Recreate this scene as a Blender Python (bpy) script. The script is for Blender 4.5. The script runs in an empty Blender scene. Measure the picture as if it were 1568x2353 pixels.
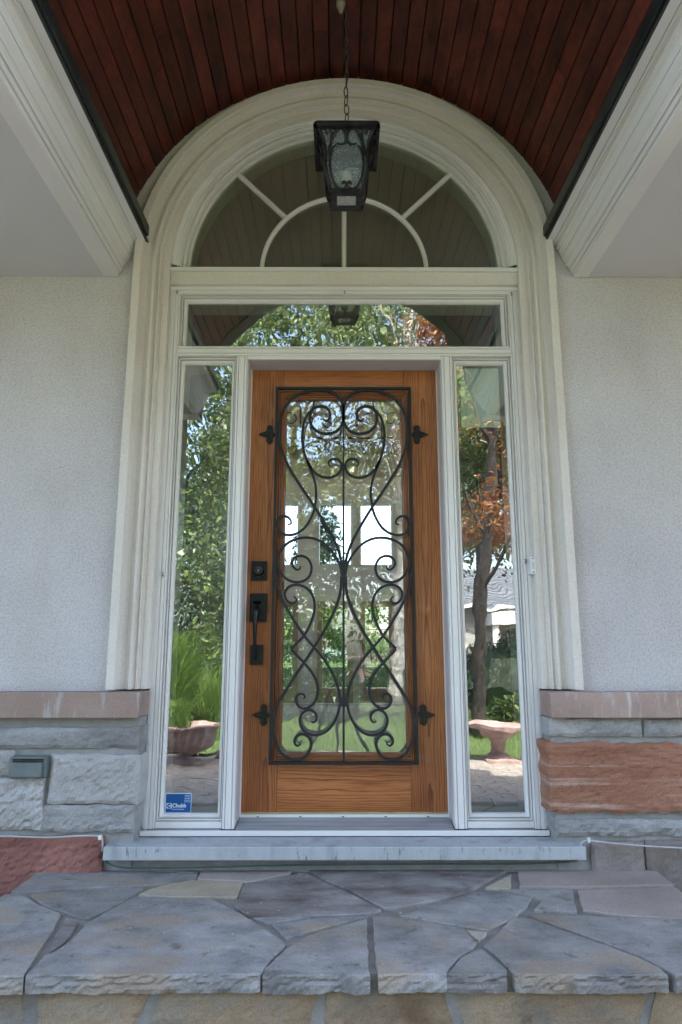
import bpy, bmesh, math, random
import numpy as np
from mathutils import Vector
random.seed(7); RNG = np.random.default_rng(11)
S = bpy.context.scene; COL = S.collection
R = math.radians; PI = math.pi

# ---------------------------------------------------------------- camera
cd = bpy.data.cameras.new('camera'); cam = bpy.data.objects.new('camera', cd); COL.objects.link(cam)
cd.sensor_fit = 'VERTICAL'; cd.sensor_height = 36; cd.lens = 36*1568/2353
cam.location = (-.025, -3.0, .85); cam.rotation_euler = (R(90+11.3), 0, -.0032)
cd.clip_start = .02; cd.clip_end = 400; S.camera = cam
# ---------------------------------------------------------------- sky, sun, exposure
SUN_EL, SUN_AZ = R(57), R(14)       # the sun stands behind the house, a little to the right
w = bpy.data.worlds.new('World'); S.world = w; w.use_nodes = True
nt = w.node_tree; sky = nt.nodes.new('ShaderNodeTexSky'); sky.sky_type = 'NISHITA'; sky.sun_disc = False
sky.sun_elevation = SUN_EL; sky.sun_rotation = SUN_AZ; sky.dust_density = 4; sky.ozone_density = .3
bg = nt.nodes['Background']; nt.links.new(sky.outputs[0], bg.inputs[0]); bg.inputs[1].default_value = .15
sd = bpy.data.lights.new('sun', 'SUN'); sd.energy = 3.0; sd.angle = R(.5); sd.color = (1, .95, .87)
sun = bpy.data.objects.new('sun', sd); COL.objects.link(sun)
sv = Vector((math.sin(SUN_AZ)*math.cos(SUN_EL), math.cos(SUN_AZ)*math.cos(SUN_EL), math.sin(SUN_EL)))
sun.rotation_euler = sv.to_track_quat('Z', 'Y').to_euler(); sun.location = sv*30
S.view_settings.view_transform = 'Standard'; S.view_settings.look = 'None'
S.view_settings.gamma = 1; S.view_settings.exposure = 3.35; S.view_settings.use_curve_mapping = False
S.render.engine = 'CYCLES'; S.cycles.max_bounces = 10; S.cycles.transparent_max_bounces = 24; S.cycles.diffuse_bounces = 5

# ---------------------------------------------------------------- materials
def newmat(name):
    m = bpy.data.materials.new(name); m.use_nodes = True; return m, m.node_tree, m.node_tree.nodes['Principled BSDF']
def ramp(nt, fac, cols, lo=.3, hi=.7):
    r = nt.nodes.new('ShaderNodeValToRGB'); e = r.color_ramp.elements
    while len(e) < len(cols): e.new(.5)
    for i, c in enumerate(cols):
        e[i].position = lo+(hi-lo)*i/max(1, len(cols)-1); e[i].color = (*c, 1)
    nt.links.new(fac, r.inputs[0]); return r.outputs[0]
def coords(nt, stretch=(1, 1, 1), rand=0):
    tc = nt.nodes.new('ShaderNodeTexCoord'); mp = nt.nodes.new('ShaderNodeMapping'); mp.inputs['Scale'].default_value = stretch
    nt.links.new(tc.outputs['Object'], mp.inputs[0])
    if rand:
        oi = nt.nodes.new('ShaderNodeObjectInfo'); mu = nt.nodes.new('ShaderNodeMath'); mu.operation = 'MULTIPLY'; mu.inputs[1].default_value = rand
        nt.links.new(oi.outputs['Random'], mu.inputs[0]); nt.links.new(mu.outputs[0], mp.inputs['Location'])
    return mp.outputs[0]
def noise(nt, vec, scale, detail=4, rough=.55, dist=0):
    n = nt.nodes.new('ShaderNodeTexNoise'); n.inputs['Scale'].default_value = scale; n.inputs['Detail'].default_value = detail
    n.inputs['Roughness'].default_value = rough; n.inputs['Distortion'].default_value = dist
    nt.links.new(vec, n.inputs['Vector']); return n.outputs['Fac']
def mixc(nt, a, b, fac, mode='MIX'):
    m = nt.nodes.new('ShaderNodeMix'); m.data_type = 'RGBA'; m.blend_type = mode
    for k, v in ((0, fac), (6, a), (7, b)):
        if hasattr(v, 'links'): nt.links.new(v, m.inputs[k])
        else: m.inputs[k].default_value = v if k == 0 else (*v, 1)
    return m.outputs[2]
def hsv_rand(nt, col, dv=.25, dh=0):
    oi = nt.nodes.new('ShaderNodeObjectInfo'); h = nt.nodes.new('ShaderNodeHueSaturation'); mr = nt.nodes.new('ShaderNodeMapRange')
    mr.inputs[3].default_value = 1-dv; mr.inputs[4].default_value = 1+dv
    nt.links.new(oi.outputs['Random'], mr.inputs[0]); nt.links.new(mr.outputs[0], h.inputs['Value']); nt.links.new(col, h.inputs['Color'])
    return h.outputs[0]
def bump(nt, p, h, strength, dist=.01):
    b = nt.nodes.new('ShaderNodeBump'); b.inputs['Strength'].default_value = strength; b.inputs['Distance'].default_value = dist
    nt.links.new(h, b.inputs['Height'])
    prev = p.inputs['Normal'].links
    if prev: nt.links.new(prev[0].from_socket, b.inputs['Normal'])
    nt.links.new(b.outputs[0], p.inputs['Normal'])
def pm(name, cols, scale=5, detail=5, stretch=(1, 1, 1), rough=.6, metal=0, bscale=0, bstr=.3, bdist=.004, rand=0, dv=0, lo=.32, hi=.68, fleck=None, bst=None, spec=.5, coat=0):
    m, nt, p = newmat(name); v = coords(nt, stretch, rand)
    c = ramp(nt, noise(nt, v, scale, detail), cols, lo, hi)
    if fleck:   # (scale, colour, threshold)
        c = mixc(nt, c, fleck[1], ramp(nt, noise(nt, v, fleck[0], 3), [(0, 0, 0), (1, 1, 1)], fleck[2], fleck[2]+.08))
    if dv: c = hsv_rand(nt, c, dv)
    nt.links.new(c, p.inputs['Base Color']); p.inputs['Roughness'].default_value = rough; p.inputs['Metallic'].default_value = metal
    p.inputs['Specular IOR Level'].default_value = spec; p.inputs['Coat Weight'].default_value = coat
    if bscale: bump(nt, p, noise(nt, coords(nt, bst or (1, 1, 1), rand), bscale, 4, .6), bstr, bdist)
    return m
M = {}
# stucco: fine sanded grain, broad weather tone
def stucco(name, a, b, grain=115, k=1):
    m, nt, p = newmat(name); v = coords(nt)
    c = ramp(nt, noise(nt, v, 1.3, 5), [a, b], .3, .7)
    g = noise(nt, v, grain, 2, .7)
    c = mixc(nt, c, (.45, .45, .45), ramp(nt, g, [(0, 0, 0), (.5*k,)*3], .42, .72), 'MULTIPLY')
    fg = noise(nt, v, 300, 1, .5); c = mixc(nt, c, (.5, .5, .5), ramp(nt, fg, [(0, 0, 0), (.4*k,)*3], .5, .7), 'MULTIPLY')
    streak = noise(nt, coords(nt, (3, 3, 1.2)), 1.4, 5)
    c = mixc(nt, c, (.72, .66, .58), ramp(nt, streak, [(0, 0, 0), (.28, .28, .28)], .5, .75), 'MULTIPLY')
    nt.links.new(c, p.inputs['Base Color']); p.inputs['Roughness'].default_value = .95; p.inputs['Specular IOR Level'].default_value = .15
    bump(nt, p, g, .55, .004); return m
M['stucco'] = stucco('stucco_wall_paint', (.5, .475, .485), (.61, .58, .595))
M['stucco_trim'] = stucco('stucco_trim_paint', (.64, .59, .54), (.71, .665, .625), 150, .4)
M['white'] = pm('white_vinyl', [(.66, .635, .625), (.72, .70, .69)], 2, 6, (1, 1, .5), .4, bscale=60, bstr=.04, fleck=(34, (.36, .34, .3), .77))
M['jamb'] = pm('jamb_paint', [(.46, .43, .43), (.53, .5, .5)], 4, rough=.5)
M['soffit'] = pm('soffit_paint', [(.5, .495, .5), (.56, .555, .56)], 1.2, 5, rough=.75, bscale=120, bstr=.12, fleck=(45, (.3, .26, .22), .77))
M['mould'] = pm('cornice_paint', [(.58, .57, .55), (.7, .69, .67)], 2, 6, (1, .5, 1), .6, bscale=50, bstr=.08, fleck=(16, (.28, .24, .2), .74))
M['black_strip'] = pm('black_flashing', [(.006, .009, .009), (.022, .028, .027)], 6, 6, (4, .8, 4), .35, bscale=40, bstr=.2)
M['iron'] = pm('wrought_iron', [(.003, .005, .008), (.008, .011, .016)], 30, rough=.45, metal=.1, bscale=260, bstr=.35, bdist=.002)
M['bronze'] = pm('dark_bronze', [(.008, .008, .012), (.028, .024, .034), (.05, .05, .05)], 22, 6, rough=.42, metal=.5, bscale=130, bstr=.3, fleck=(60, (.16, .14, .11), .72))
M['hard'] = pm('black_hardware', [(.004, .006, .008), (.008, .012, .014)], 40, rough=.35, metal=.3, bscale=500, bstr=.1)
M['chain'] = pm('chain_iron', [(.06, .06, .065), (.14, .14, .145)], 50, rough=.5, metal=.6)
M['alu'] = pm('sill_aluminium', [(.25, .25, .27), (.34, .34, .36)], 8, 5, (.5, 8, 8), .42, metal=.7)
M['brass'] = pm('brass_sweep', [(.35, .25, .08), (.5, .42, .2)], 12, rough=.4, metal=.5)
M['plate'] = pm('hook_plate', [(.6, .62, .64), (.7, .7, .7)], 10, rough=.3)
M['dark'] = pm('dark_gap', [(.01, .01, .01), (.02, .02, .02)], 10, rough=.8)
M['grey_plastic'] = pm('grey_plastic', [(.1, .125, .125), (.14, .165, .165)], 14, rough=.5, bscale=60, bstr=.08)
M['cable'] = pm('cable_sheath', [(.35, .35, .34), (.45, .45, .44)], 20, rough=.5)
M['cable_dark'] = pm('green_cable', [(.03, .06, .05), (.05, .08, .07)], 20, rough=.5)
# stones
def stone(name, cols, scale=6, st=(1, 1, 1), b=.5, bs=45, dv=.12, fleck=None, rough=.85, bd=.006, speck=.5, pale=None):
    m, nt, p = newmat(name); v = coords(nt, st, 17)
    c = ramp(nt, noise(nt, v, scale, 9, .62), cols, .32, .68)
    if fleck: c = mixc(nt, c, fleck[1], ramp(nt, noise(nt, coords(nt, (1, 1, 1), 11), fleck[0], 6, .65), [(0, 0, 0), (.85, .85, .85)], fleck[2], fleck[2]+.1))
    if pale: c = mixc(nt, c, pale[2], ramp(nt, noise(nt, coords(nt, pale[0], 5), pale[1], 5, .6), [(0, 0, 0), (.8, .8, .8)], pale[3], pale[3]+.12))
    big = noise(nt, coords(nt, (1, 1, 1), 7), 2.2, 3); c = mixc(nt, c, (.66, .63, .6), ramp(nt, big, [(0, 0, 0), (.7, .7, .7)], .4, .68), 'MULTIPLY')
    o = coords(nt); f1 = noise(nt, o, 210, 3, .7); c = mixc(nt, c, (.45, .44, .43), ramp(nt, f1, [(0, 0, 0), (speck,)*3], .44, .7), 'MULTIPLY')
    f2 = noise(nt, o, 120, 4, .7); c = mixc(nt, c, (1.35, 1.32, 1.28), ramp(nt, f2, [(0, 0, 0), (speck,)*3], .54, .75), 'MULTIPLY')
    nt.links.new(hsv_rand(nt, c, dv), p.inputs['Base Color']); p.inputs['Roughness'].default_value = rough; p.inputs['Specular IOR Level'].default_value = .25
    bump(nt, p, noise(nt, coords(nt, st if st[2] > 2 else (1, 1, 1), 3), bs, 8, .7), b, bd*1.6); bump(nt, p, f2, b*.6, .003); return m
M['cap'] = stone('cap_stone', [(.3, .21, .185), (.39, .285, .245), (.35, .26, .23)], 3, (1, 1, 1), .25, 160, .04, pale=((22, 4, 3), 1.2, (.52, .48, .48), .54), speck=.3)
M['lime'] = stone('grey_limestone', [(.27, .265, .265), (.37, .365, .365), (.45, .44, .435)], 5, (1, 1, 2.5), .8, 38, .08)
M['lime_pale'] = stone('pale_limestone', [(.41, .4, .395), (.53, .515, .51)], 5, (1, 1, 2), .9, 32, .05)
M['redstone'] = stone('red_sandstone', [(.29, .125, .08), (.38, .18, .115), (.42, .23, .165)], 4, (.7, .7, 5), 1, 9, .06, bd=.009, pale=((.9, .9, 26), 1.3, (.58, .42, .35), .53))
M['redstone_plain'] = stone('plum_sandstone', [(.23, .1, .085), (.33, .15, .12)], 5, (1, 1, 1), .6, 40, .05)
M['tanstone'] = stone('tan_grey_stone', [(.2, .17, .15), (.27, .23, .21), (.25, .25, .25)], 5, (1, 1, 1), .6, 30, .08)
M['mortar'] = pm('mortar', [(.25, .25, .245), (.32, .315, .31)], 20, 6, rough=.95, bscale=90, bstr=.8, bdist=.006, spec=.1)
M['joint'] = pm('joint_mortar', [(.17, .155, .135), (.25, .23, .205)], 14, 6, rough=.95, bscale=80, bstr=.7, bdist=.005, spec=.1)
M['step'] = pm('step_limestone', [(.3, .31, .325), (.41, .42, .43), (.35, .36, .37)], 4, 7, (3, 3, .7), .8, bscale=60, bstr=.35, rand=0, fleck=(30, (.19, .2, .21), .62), bst=(3, 3, .8), spec=.25)
M['flag_blue'] = stone('flagstone_blue', [(.17, .163, .158), (.27, .258, .248), (.36, .342, .32)], 7, (1, 1.4, 1), .6, 40, .13, (16, (.12, .095, .08), .6), .75, pale=((1, 1.5, 1), 3.6, (.33, .265, .2), .5))
M['flag_purple'] = stone('flagstone_purple', [(.13, .1, .09), (.24, .215, .205), (.35, .325, .3)], 5, (1, 2.2, 1), .5, 22, .05, (7, (.12, .1, .11), .6), .75)
M['flag_pink'] = stone('flagstone_pink', [(.32, .265, .235), (.41, .345, .31)], 4, (1, 1, 1), .3, 50, .05, (13, (.2, .19, .2), .66), .75)
M['flag_tan'] = stone('flagstone_tan', [(.36, .3, .21), (.42, .36, .27), (.3, .27, .24)], 6, (1, 1, 1), .35, 50, .04, (12, (.2, .18, .16), .68), .75)
M['riser'] = stone('riser_stone', [(.2, .13, .075), (.31, .225, .145), (.22, .2, .165)], 5, (1, 1, 1), .6, 26, .1, (8, (.17, .1, .055), .6))
# stained vault boards
m, nt, p = newmat('stained_board'); v = coords(nt, (5, 1.6, 5), 31)
c = ramp(nt, noise(nt, v, 2.6, 7, .65), [(.035, .008, .007), (.1, .019, .013), (.17, .034, .02)], .3, .7)
c = mixc(nt, c, (.45, .45, .5), ramp(nt, noise(nt, coords(nt, (1, 1, 1), 5), 26, 5, .7), [(0, 0, 0), (.8, .8, .8)], .45, .65), 'MULTIPLY')
kn = noise(nt, coords(nt, (6, 2.5, 6), 13), 3.2, 3)
c = mixc(nt, c, (.012, .005, .004), ramp(nt, kn, [(0, 0, 0), (.8, .8, .8)], .6, .72))
c = mixc(nt, c, (.01, .004, .003), ramp(nt, noise(nt, coords(nt, (60, 3, 60), 7), 3, 3), [(0, 0, 0), (.5, .5, .5)], .5, .75))
nt.links.new(hsv_rand(nt, c, .3), p.inputs['Base Color']); p.inputs['Roughness'].default_value = .42
bump(nt, p, noise(nt, coords(nt, (40, 2, 40), 5), 4, 4), .2, .003); M['board'] = m
# oak: flat-sawn growth rings round an axis behind the face, plus pores
def oak(name, axis, centre, k=1.0, rings=38, tilt=1.6, y0=.05):
    m, nt, p = newmat(name); tc = nt.nodes.new('ShaderNodeTexCoord')
    m1 = nt.nodes.new('ShaderNodeMapping'); m1.inputs['Location'].default_value = (-centre[0], y0, -centre[1]); nt.links.new(tc.outputs['Object'], m1.inputs[0])
    m2 = nt.nodes.new('ShaderNodeMapping'); m2.inputs['Rotation'].default_value = (R(tilt*.6), R(tilt), 0) if axis == 'z' else (0, R(-tilt), R(tilt*.7))
    m2.inputs['Scale'].default_value = (1, 1, .13) if axis == 'z' else (.13, 1, 1); nt.links.new(m1.outputs[0], m2.inputs[0])
    wv = nt.nodes.new('ShaderNodeTexWave'); wv.wave_type = 'RINGS'; wv.rings_direction = 'Z' if axis == 'z' else 'X'; wv.wave_profile = 'SAW'
    wv.inputs['Scale'].default_value = rings; wv.inputs['Distortion'].default_value = 9; wv.inputs['Detail'].default_value = 3
    wv.inputs['Detail Scale'].default_value = .55; wv.inputs['Detail Roughness'].default_value = .42
    nt.links.new(m2.outputs[0], wv.inputs['Vector'])
    c = ramp(nt, wv.outputs['Fac'], [(.44*k, .158*k, .045*k), (.39*k, .13*k, .034*k), (.19*k, .055*k, .015*k)], .4, .98)
    big = noise(nt, m2.outputs[0], 9, 4)
    c = mixc(nt, c, (.62, .5, .42), ramp(nt, big, [(0, 0, 0), (.9, .9, .9)], .42, .68), 'MULTIPLY')
    pore = noise(nt, coords(nt, (170, 170, 5) if axis == 'z' else (5, 170, 170)), 1.5, 3)
    c = mixc(nt, c, (.3, .22, .2), ramp(nt, pore, [(0, 0, 0), (.8, .8, .8)], .5, .7), 'MULTIPLY')
    nt.links.new(c, p.inputs['Base Color']); p.inputs['Roughness'].default_value = .4; p.inputs['Coat Weight'].default_value = .12
    bump(nt, p, pore, .15, .001); return m
M['oak_v'] = oak('oak_left_stile', 'z', (-.345, 1.2)); M['oak_v2'] = oak('oak_right_stile', 'z', (.375, .7), tilt=-1.3)
M['oak_h'] = oak('oak_bottom_rail', 'x', (.05, .12), tilt=1.0, y0=.09); M['oak_h2'] = oak('oak_top_rail', 'x', (.1, 1.9), tilt=2.2)
M['oak_mv'] = oak('oak_moulding_upright', 'z', (0, .3), .6); M['oak_mh'] = oak('oak_moulding_level', 'x', (0, 0), .6)
# glass
def glass(name, base, wav=.06, tint=(.93, .95, .935)):
    m = bpy.data.materials.new(name); m.use_nodes = True; nt = m.node_tree; nt.nodes.clear()
    o = nt.nodes.new('ShaderNodeOutputMaterial'); mx = nt.nodes.new('ShaderNodeMixShader')
    t = nt.nodes.new('ShaderNodeBsdfTransparent'); t.inputs[0].default_value = (*tint, 1)
    g = nt.nodes.new('ShaderNodeBsdfGlossy'); g.inputs['Roughness'].default_value = 0; g.inputs[0].default_value = (.97, 1, .98, 1)
    f = nt.nodes.new('ShaderNodeFresnel'); f.inputs[0].default_value = 1.5
    ad = nt.nodes.new('ShaderNodeMath'); ad.operation = 'ADD'; ad.use_clamp = True; ad.inputs[1].default_value = base
    nt.links.new(f.outputs[0], ad.inputs[0]); nt.links.new(ad.outputs[0], mx.inputs[0])
    b = nt.nodes.new('ShaderNodeBump'); b.inputs['Strength'].default_value = wav; b.inputs['Distance'].default_value = .02
    nt.links.new(noise(nt, coords(nt, (1, 1, 1), 3), 4, 2), b.inputs['Height']); nt.links.new(b.outputs[0], g.inputs['Normal'])
    nt.links.new(t.outputs[0], mx.inputs[1]); nt.links.new(g.outputs[0], mx.inputs[2]); nt.links.new(mx.outputs[0], o.inputs[0]); return m
M['glass'] = glass('coated_glass', .145, .05); M['glass_fan'] = glass('fanlight_glass', .05, .02); M['glass_door'] = glass('door_glass', .09, .05, (.95, .97, .96)); M['glass_dim'] = glass('dimming_glass', .02, .0, (.62, .69, .74))  # bluish tint of the back windows dims the bright sky behind them
def seeded(name, dens, col):
    m, nt, p = newmat(name); o = nt.nodes['Material Output']
    sp = noise(nt, coords(nt, (1, 1, .6)), 420, 2)
    nt.links.new(ramp(nt, sp, [tuple(x*.85 for x in col), col, (.8, .87, .9)], .38, .75), p.inputs['Base Color']); p.inputs['Roughness'].default_value = .15
    bump(nt, p, sp, .3, .001); tr = nt.nodes.new('ShaderNodeBsdfTransparent'); mx = nt.nodes.new('ShaderNodeMixShader')
    nt.links.new(ramp(nt, sp, [(dens*.9,)*3, (dens,)*3, (.95,)*3], .4, .78), mx.inputs[0])
    nt.links.new(tr.outputs[0], mx.inputs[1]); nt.links.new(p.outputs[0], mx.inputs[2]); nt.links.new(mx.outputs[0], o.inputs[0]); return m
M['seeded'] = seeded('seeded_glass', .42, (.3, .36, .44)); M['frost'] = seeded('dusty_glass', .75, (.42, .43, .4))
M['film'] = seeded('translucent_film', 1.0, (.92, .98, .95))
M['bulb'] = pm('bulb_glass', [(.7, .72, .74), (.8, .8, .8)], 8, rough=.25)
# plants
def leafm(name, cols, tr=.35, sc=9):
    m = bpy.data.materials.new(name); m.use_nodes = True; nt = m.node_tree; nt.nodes.clear(); o = nt.nodes.new('ShaderNodeOutputMaterial')
    geo = nt.nodes.new('ShaderNodeNewGeometry')
    mixf = nt.nodes.new('ShaderNodeMath'); mixf.operation = 'MULTIPLY_ADD'; mixf.inputs[1].default_value = .55
    nt.links.new(geo.outputs['Random Per Island'], mixf.inputs[0])
    n = noise(nt, coords(nt), sc/6, 3); h = nt.nodes.new('ShaderNodeMath'); h.operation = 'MULTIPLY'; h.inputs[1].default_value = .5
    nt.links.new(n, h.inputs[0]); nt.links.new(h.outputs[0], mixf.inputs[2])
    c = ramp(nt, mixf.outputs[0], cols, .1, .85)
    d = nt.nodes.new('ShaderNodeBsdfPrincipled'); d.inputs['Roughness'].default_value = .45; nt.links.new(c, d.inputs['Base Color'])
    t = nt.nodes.new('ShaderNodeBsdfTranslucent'); nt.links.new(c, t.inputs[0]); mx = nt.nodes.new('ShaderNodeMixShader'); mx.inputs[0].default_value = tr
    nt.links.new(d.outputs[0], mx.inputs[1]); nt.links.new(t.outputs[0], mx.inputs[2]); nt.links.new(mx.outputs[0], o.inputs[0]); return m
M['leaf'] = leafm('maple_leaf', [(.015, .035, .01), (.045, .085, .02), (.16, .21, .05)])
M['leaf_birch'] = leafm('birch_leaf', [(.05, .09, .03), (.12, .17, .06), (.26, .3, .12)])
M['leaf_dark'] = leafm('yew_leaf', [(.012, .03, .012), (.03, .06, .025)], .15)
M['needle'] = leafm('spruce_needle', [(.015, .035, .02), (.035, .07, .045)], .12)
M['leaf_red'] = leafm('japanese_maple_leaf', [(.07, .018, .012), (.2, .055, .015), (.34, .16, .03)], .4)
M['leaf_bright'] = leafm('back_garden_leaf', [(.06, .12, .02), (.16, .25, .05), (.3, .36, .1)], .4)
M['blade'] = leafm('grass_blade', [(.04, .09, .015), (.1, .18, .03), (.2, .3, .06)], .35)
M['bark'] = pm('bark', [(.012, .009, .008), (.035, .026, .022)], 6, 7, (4, 4, 1), .9, bscale=20, bstr=.9, bdist=.02)
M['bark_birch'] = pm('birch_bark', [(.12, .11, .1), (.5, .48, .45), (.6, .58, .55)], 4, 6, (1, 1, 5), .8, bscale=20, bstr=.3)
M['lawn'] = pm('lawn_turf', [(.035, .06, .018), (.065, .1, .03), (.1, .135, .045)], 2.5, 8, rough=.9, bscale=60, bstr=.8, bdist=.03)
M['soil'] = pm('garden_soil', [(.04, .028, .02), (.08, .055, .04)], 9, 7, rough=.95, bscale=40, bstr=.8, bdist=.02)
M['paver'] = pm('paving_brick', [(.2, .17, .15), (.32, .28, .25)], 12, 5, rough=.9, bscale=60, bstr=.4)
M['asphalt'] = pm('asphalt', [(.05, .05, .052), (.075, .075, .075)], 30, 5, rough=.9, bscale=90, bstr=.4)
M['urn'] = stone('pink_cast_stone', [(.24, .15, .145), (.36, .25, .235), (.46, .37, .35)], 7, (1, 1, .5), .5, 40, .03)
M['shingle'] = pm('roof_shingle', [(.06, .068, .085), (.1, .11, .13)], 7, 5, (3, 1, 1), .85, bscale=40, bstr=.4, dv=.15, rand=9)
M['render'] = pm('neighbour_render', [(.26, .26, .25), (.33, .33, .32)], 2, rough=.9)
M['floor_wood'] = pm('hall_floor', [(.12, .06, .035), (.18, .1, .06)], 3, 5, (5, .6, 1), .55)
M['wall_in'] = pm('hall_paint', [(.66, .57, .47), (.7, .62, .52)], 1.5, rough=.85)
M['taupe'] = pm('upper_screen_paint', [(.66, .61, .6), (.72, .67, .66)], 1.5, rough=.85)  # pale colour of the added upper screen, lightened to brighten the fanlight view
M['tone_sheet'] = pm('toning_sheet_colour', [(.29, .22, .235), (.32, .25, .26)], 3, rough=.9, spec=.1)  # for the added fanlight sheet; colour imitates a dim interior
M['glass_fill_light'] = glass('fill_light_glass', 0, 0, (.98, .98, .98))  # for the unseen panes added to brighten the hall
M['screen_dark'] = pm('dark_screen_paint', [(.03, .02, .015), (.05, .035, .025)], 2, rough=.6)  # dark colour of the added screens, imitates an unlit interior behind the sidelights
M['wood_in'] = pm('inner_oak', [(.28, .17, .1), (.36, .23, .14)], 4, 5, (6, 6, .6), .5)
M['black_plastic'] = pm('black_plastic', [(.012, .012, .013), (.02, .02, .022)], 20, rough=.4)
M['blue'] = pm('sticker_blue', [(.0, .07, .26), (.0, .09, .32)], 4, rough=.3)
M['print'] = pm('sticker_white', [(.6, .72, .82), (.66, .76, .84)], 4, rough=.3)

# ---------------------------------------------------------------- object helpers
OFF = {}
def tag(o, label=None, cat=None, group=None, kind=None):
    for k, v in (('label', label), ('category', cat), ('group', group), ('kind', kind)):
        if v: o[k] = v
    return o
def root(name, label, cat, loc=(0, 0, 0), group=None, kind=None):
    o = bpy.data.objects.new(name, None); COL.objects.link(o); o.location = loc; o.empty_display_size = .05
    OFF[o] = Vector(loc); return tag(o, label, cat, group, kind)
class MB:
    def __init__(s): s.v = []; s.f = []
    def add(s, vs, fs):
        b = len(s.v); s.v += [tuple(x) for x in vs]; s.f += [tuple(b+i for i in f) for f in fs]; return s
    def box(s, x0, x1, y0, y1, z0, z1):
        return s.add([(x, y, z) for x in (x0, x1) for y in (y0, y1) for z in (z0, z1)],
                     [(0, 1, 3, 2), (4, 6, 7, 5), (0, 4, 5, 1), (2, 3, 7, 6), (0, 2, 6, 4), (1, 5, 7, 3)])
    def prism(s, poly, a, b, axis='y'):      # poly in the other two axes
        n = len(poly)
        f = {'y': lambda p, t: (p[0], t, p[1]), 'z': lambda p, t: (p[0], p[1], t), 'x': lambda p, t: (t, p[0], p[1])}[axis]
        vs = [f(p, a) for p in poly]+[f(p, b) for p in poly]
        return s.add(vs, [tuple(range(n)), tuple(range(2*n-1, n-1, -1))]+[(i, i+n, (i+1) % n+n, (i+1) % n) for i in range(n)])
    def tube(s, pts, rad, n=8, closed=False):
        pts = [Vector(p) for p in pts]; k = len(pts); rr = rad if isinstance(rad, (list, tuple)) else [rad]*k; b = len(s.v)
        t0 = (pts[1]-pts[0]).normalized(); u = t0.orthogonal().normalized()
        for i, p in enumerate(pts):
            if closed: t = (pts[(i+1) % k]-pts[i-1]).normalized()
            else: t = (pts[min(i+1, k-1)]-pts[max(i-1, 0)]).normalized()
            u = (u-t*u.dot(t)).normalized(); w = t.cross(u)
            s.v += [tuple(p+(u*math.cos(2*PI*j/n)+w*math.sin(2*PI*j/n))*rr[i]) for j in range(n)]
        for i in range(k if closed else k-1):
            a, c = b+i*n, b+((i+1) % k)*n
            s.f += [(a+j, a+(j+1) % n, c+(j+1) % n, c+j) for j in range(n)]
        if not closed: s.f += [tuple(b+j for j in range(n))[::-1], tuple(b+(k-1)*n+j for j in range(n))]
        return s
    def lathe(s, prof, c, n=24, flute=0, nf=0):
        b = len(s.v); k = len(prof)
        for r, z in prof:
            for j in range(n):
                a = 2*PI*j/n; q = r*(1+flute*math.cos(a*nf)) if flute else r
                s.v.append((c[0]+q*math.cos(a), c[1]+q*math.sin(a), c[2]+z))
        for i in range(k-1):
            s.f += [(b+i*n+j, b+i*n+(j+1) % n, b+(i+1)*n+(j+1) % n, b+(i+1)*n+j) for j in range(n)]
        s.f += [tuple(b+j for j in range(n))[::-1], tuple(b+(k-1)*n+j for j in range(n))]
        return s
    def bar(s, pts, w, d, y):                # flat bar following a curve in the plane of the door
        k = len(pts); b = len(s.v); ww = w if isinstance(w, list) else [w]*k
        for i, (x, z) in enumerate(pts):
            x0, z0 = pts[max(i-1, 0)]; x1, z1 = pts[min(i+1, k-1)]; L = math.hypot(x1-x0, z1-z0) or 1
            nx, nz = -(z1-z0)/L*ww[i]/2, (x1-x0)/L*ww[i]/2
            s.v += [(x+nx, y-d/2, z+nz), (x-nx, y-d/2, z-nz), (x-nx, y+d/2, z-nz), (x+nx, y+d/2, z+nz)]
        for i in range(k-1):
            a, c = b+4*i, b+4*i+4; s.f += [(a+j, a+(j+1) % 4, c+(j+1) % 4, c+j) for j in range(4)]
        s.f += [(b, b+1, b+2, b+3), (b+4*k-1, b+4*k-2, b+4*k-3, b+4*k-4)]; return s
    def ring(s, x0, x1, z0, z1, prof):       # mitred rectangular frame, prof = [(inset, y)]
        b = len(s.v); k = len(prof)
        for q, y in prof: s.v += [(x0+q, y, z0+q), (x1-q, y, z0+q), (x1-q, y, z1-q), (x0+q, y, z1-q)]
        for i in range(k-1):
            a, c = b+4*i, b+4*i+4; s.f += [(a+j, a+(j+1) % 4, c+(j+1) % 4, c+j) for j in range(4)]
        return s
    def arch(s, prof, zc, z0=None, n=64, a0=0, a1=180, x0=0, dr=0):   # half-round sweep, prof = [(radius, y)], with straight legs down to z0
        rows = []
        if z0 is not None: rows.append((1, 0, z0))
        for i in range(n+1):
            a = R(a0+(a1-a0)*i/n); rows.append((math.cos(a), math.sin(a), None))
        if z0 is not None: rows.append((-1, 0, z0))
        b = len(s.v); k = len(prof)
        for c, sn, zz in rows:
            s.v += [(x0+r*c, y, zc+(r+dr)*sn if zz is None else zz) for r, y in prof]
        for i in range(len(rows)-1):
            s.f += [(b+i*k+j, b+i*k+j+1, b+(i+1)*k+j+1, b+(i+1)*k+j) for j in range(k-1)]
        return s
    def build(s, name, mat, parent=None, label=None, smooth=False, bev=0, kind=None, seg=2):
        me = bpy.data.meshes.new(name); off = Vector((0, 0, 0)); q = parent
        if parent is not None: off = OFF[parent]
        me.from_pydata([(x-off[0], y-off[1], z-off[2]) for x, y, z in s.v], [], s.f); me.validate()
        me.materials.append(M[mat]); bm = bmesh.new(); bm.from_mesh(me); bmesh.ops.recalc_face_normals(bm, faces=bm.faces); bm.to_mesh(me); bm.free()
        if smooth: me.polygons.foreach_set('use_smooth', [True]*len(me.polygons))
        o = bpy.data.objects.new(name, me); COL.objects.link(o); o.parent = parent; OFF[o] = off
        if label: o['label'] = label
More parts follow.
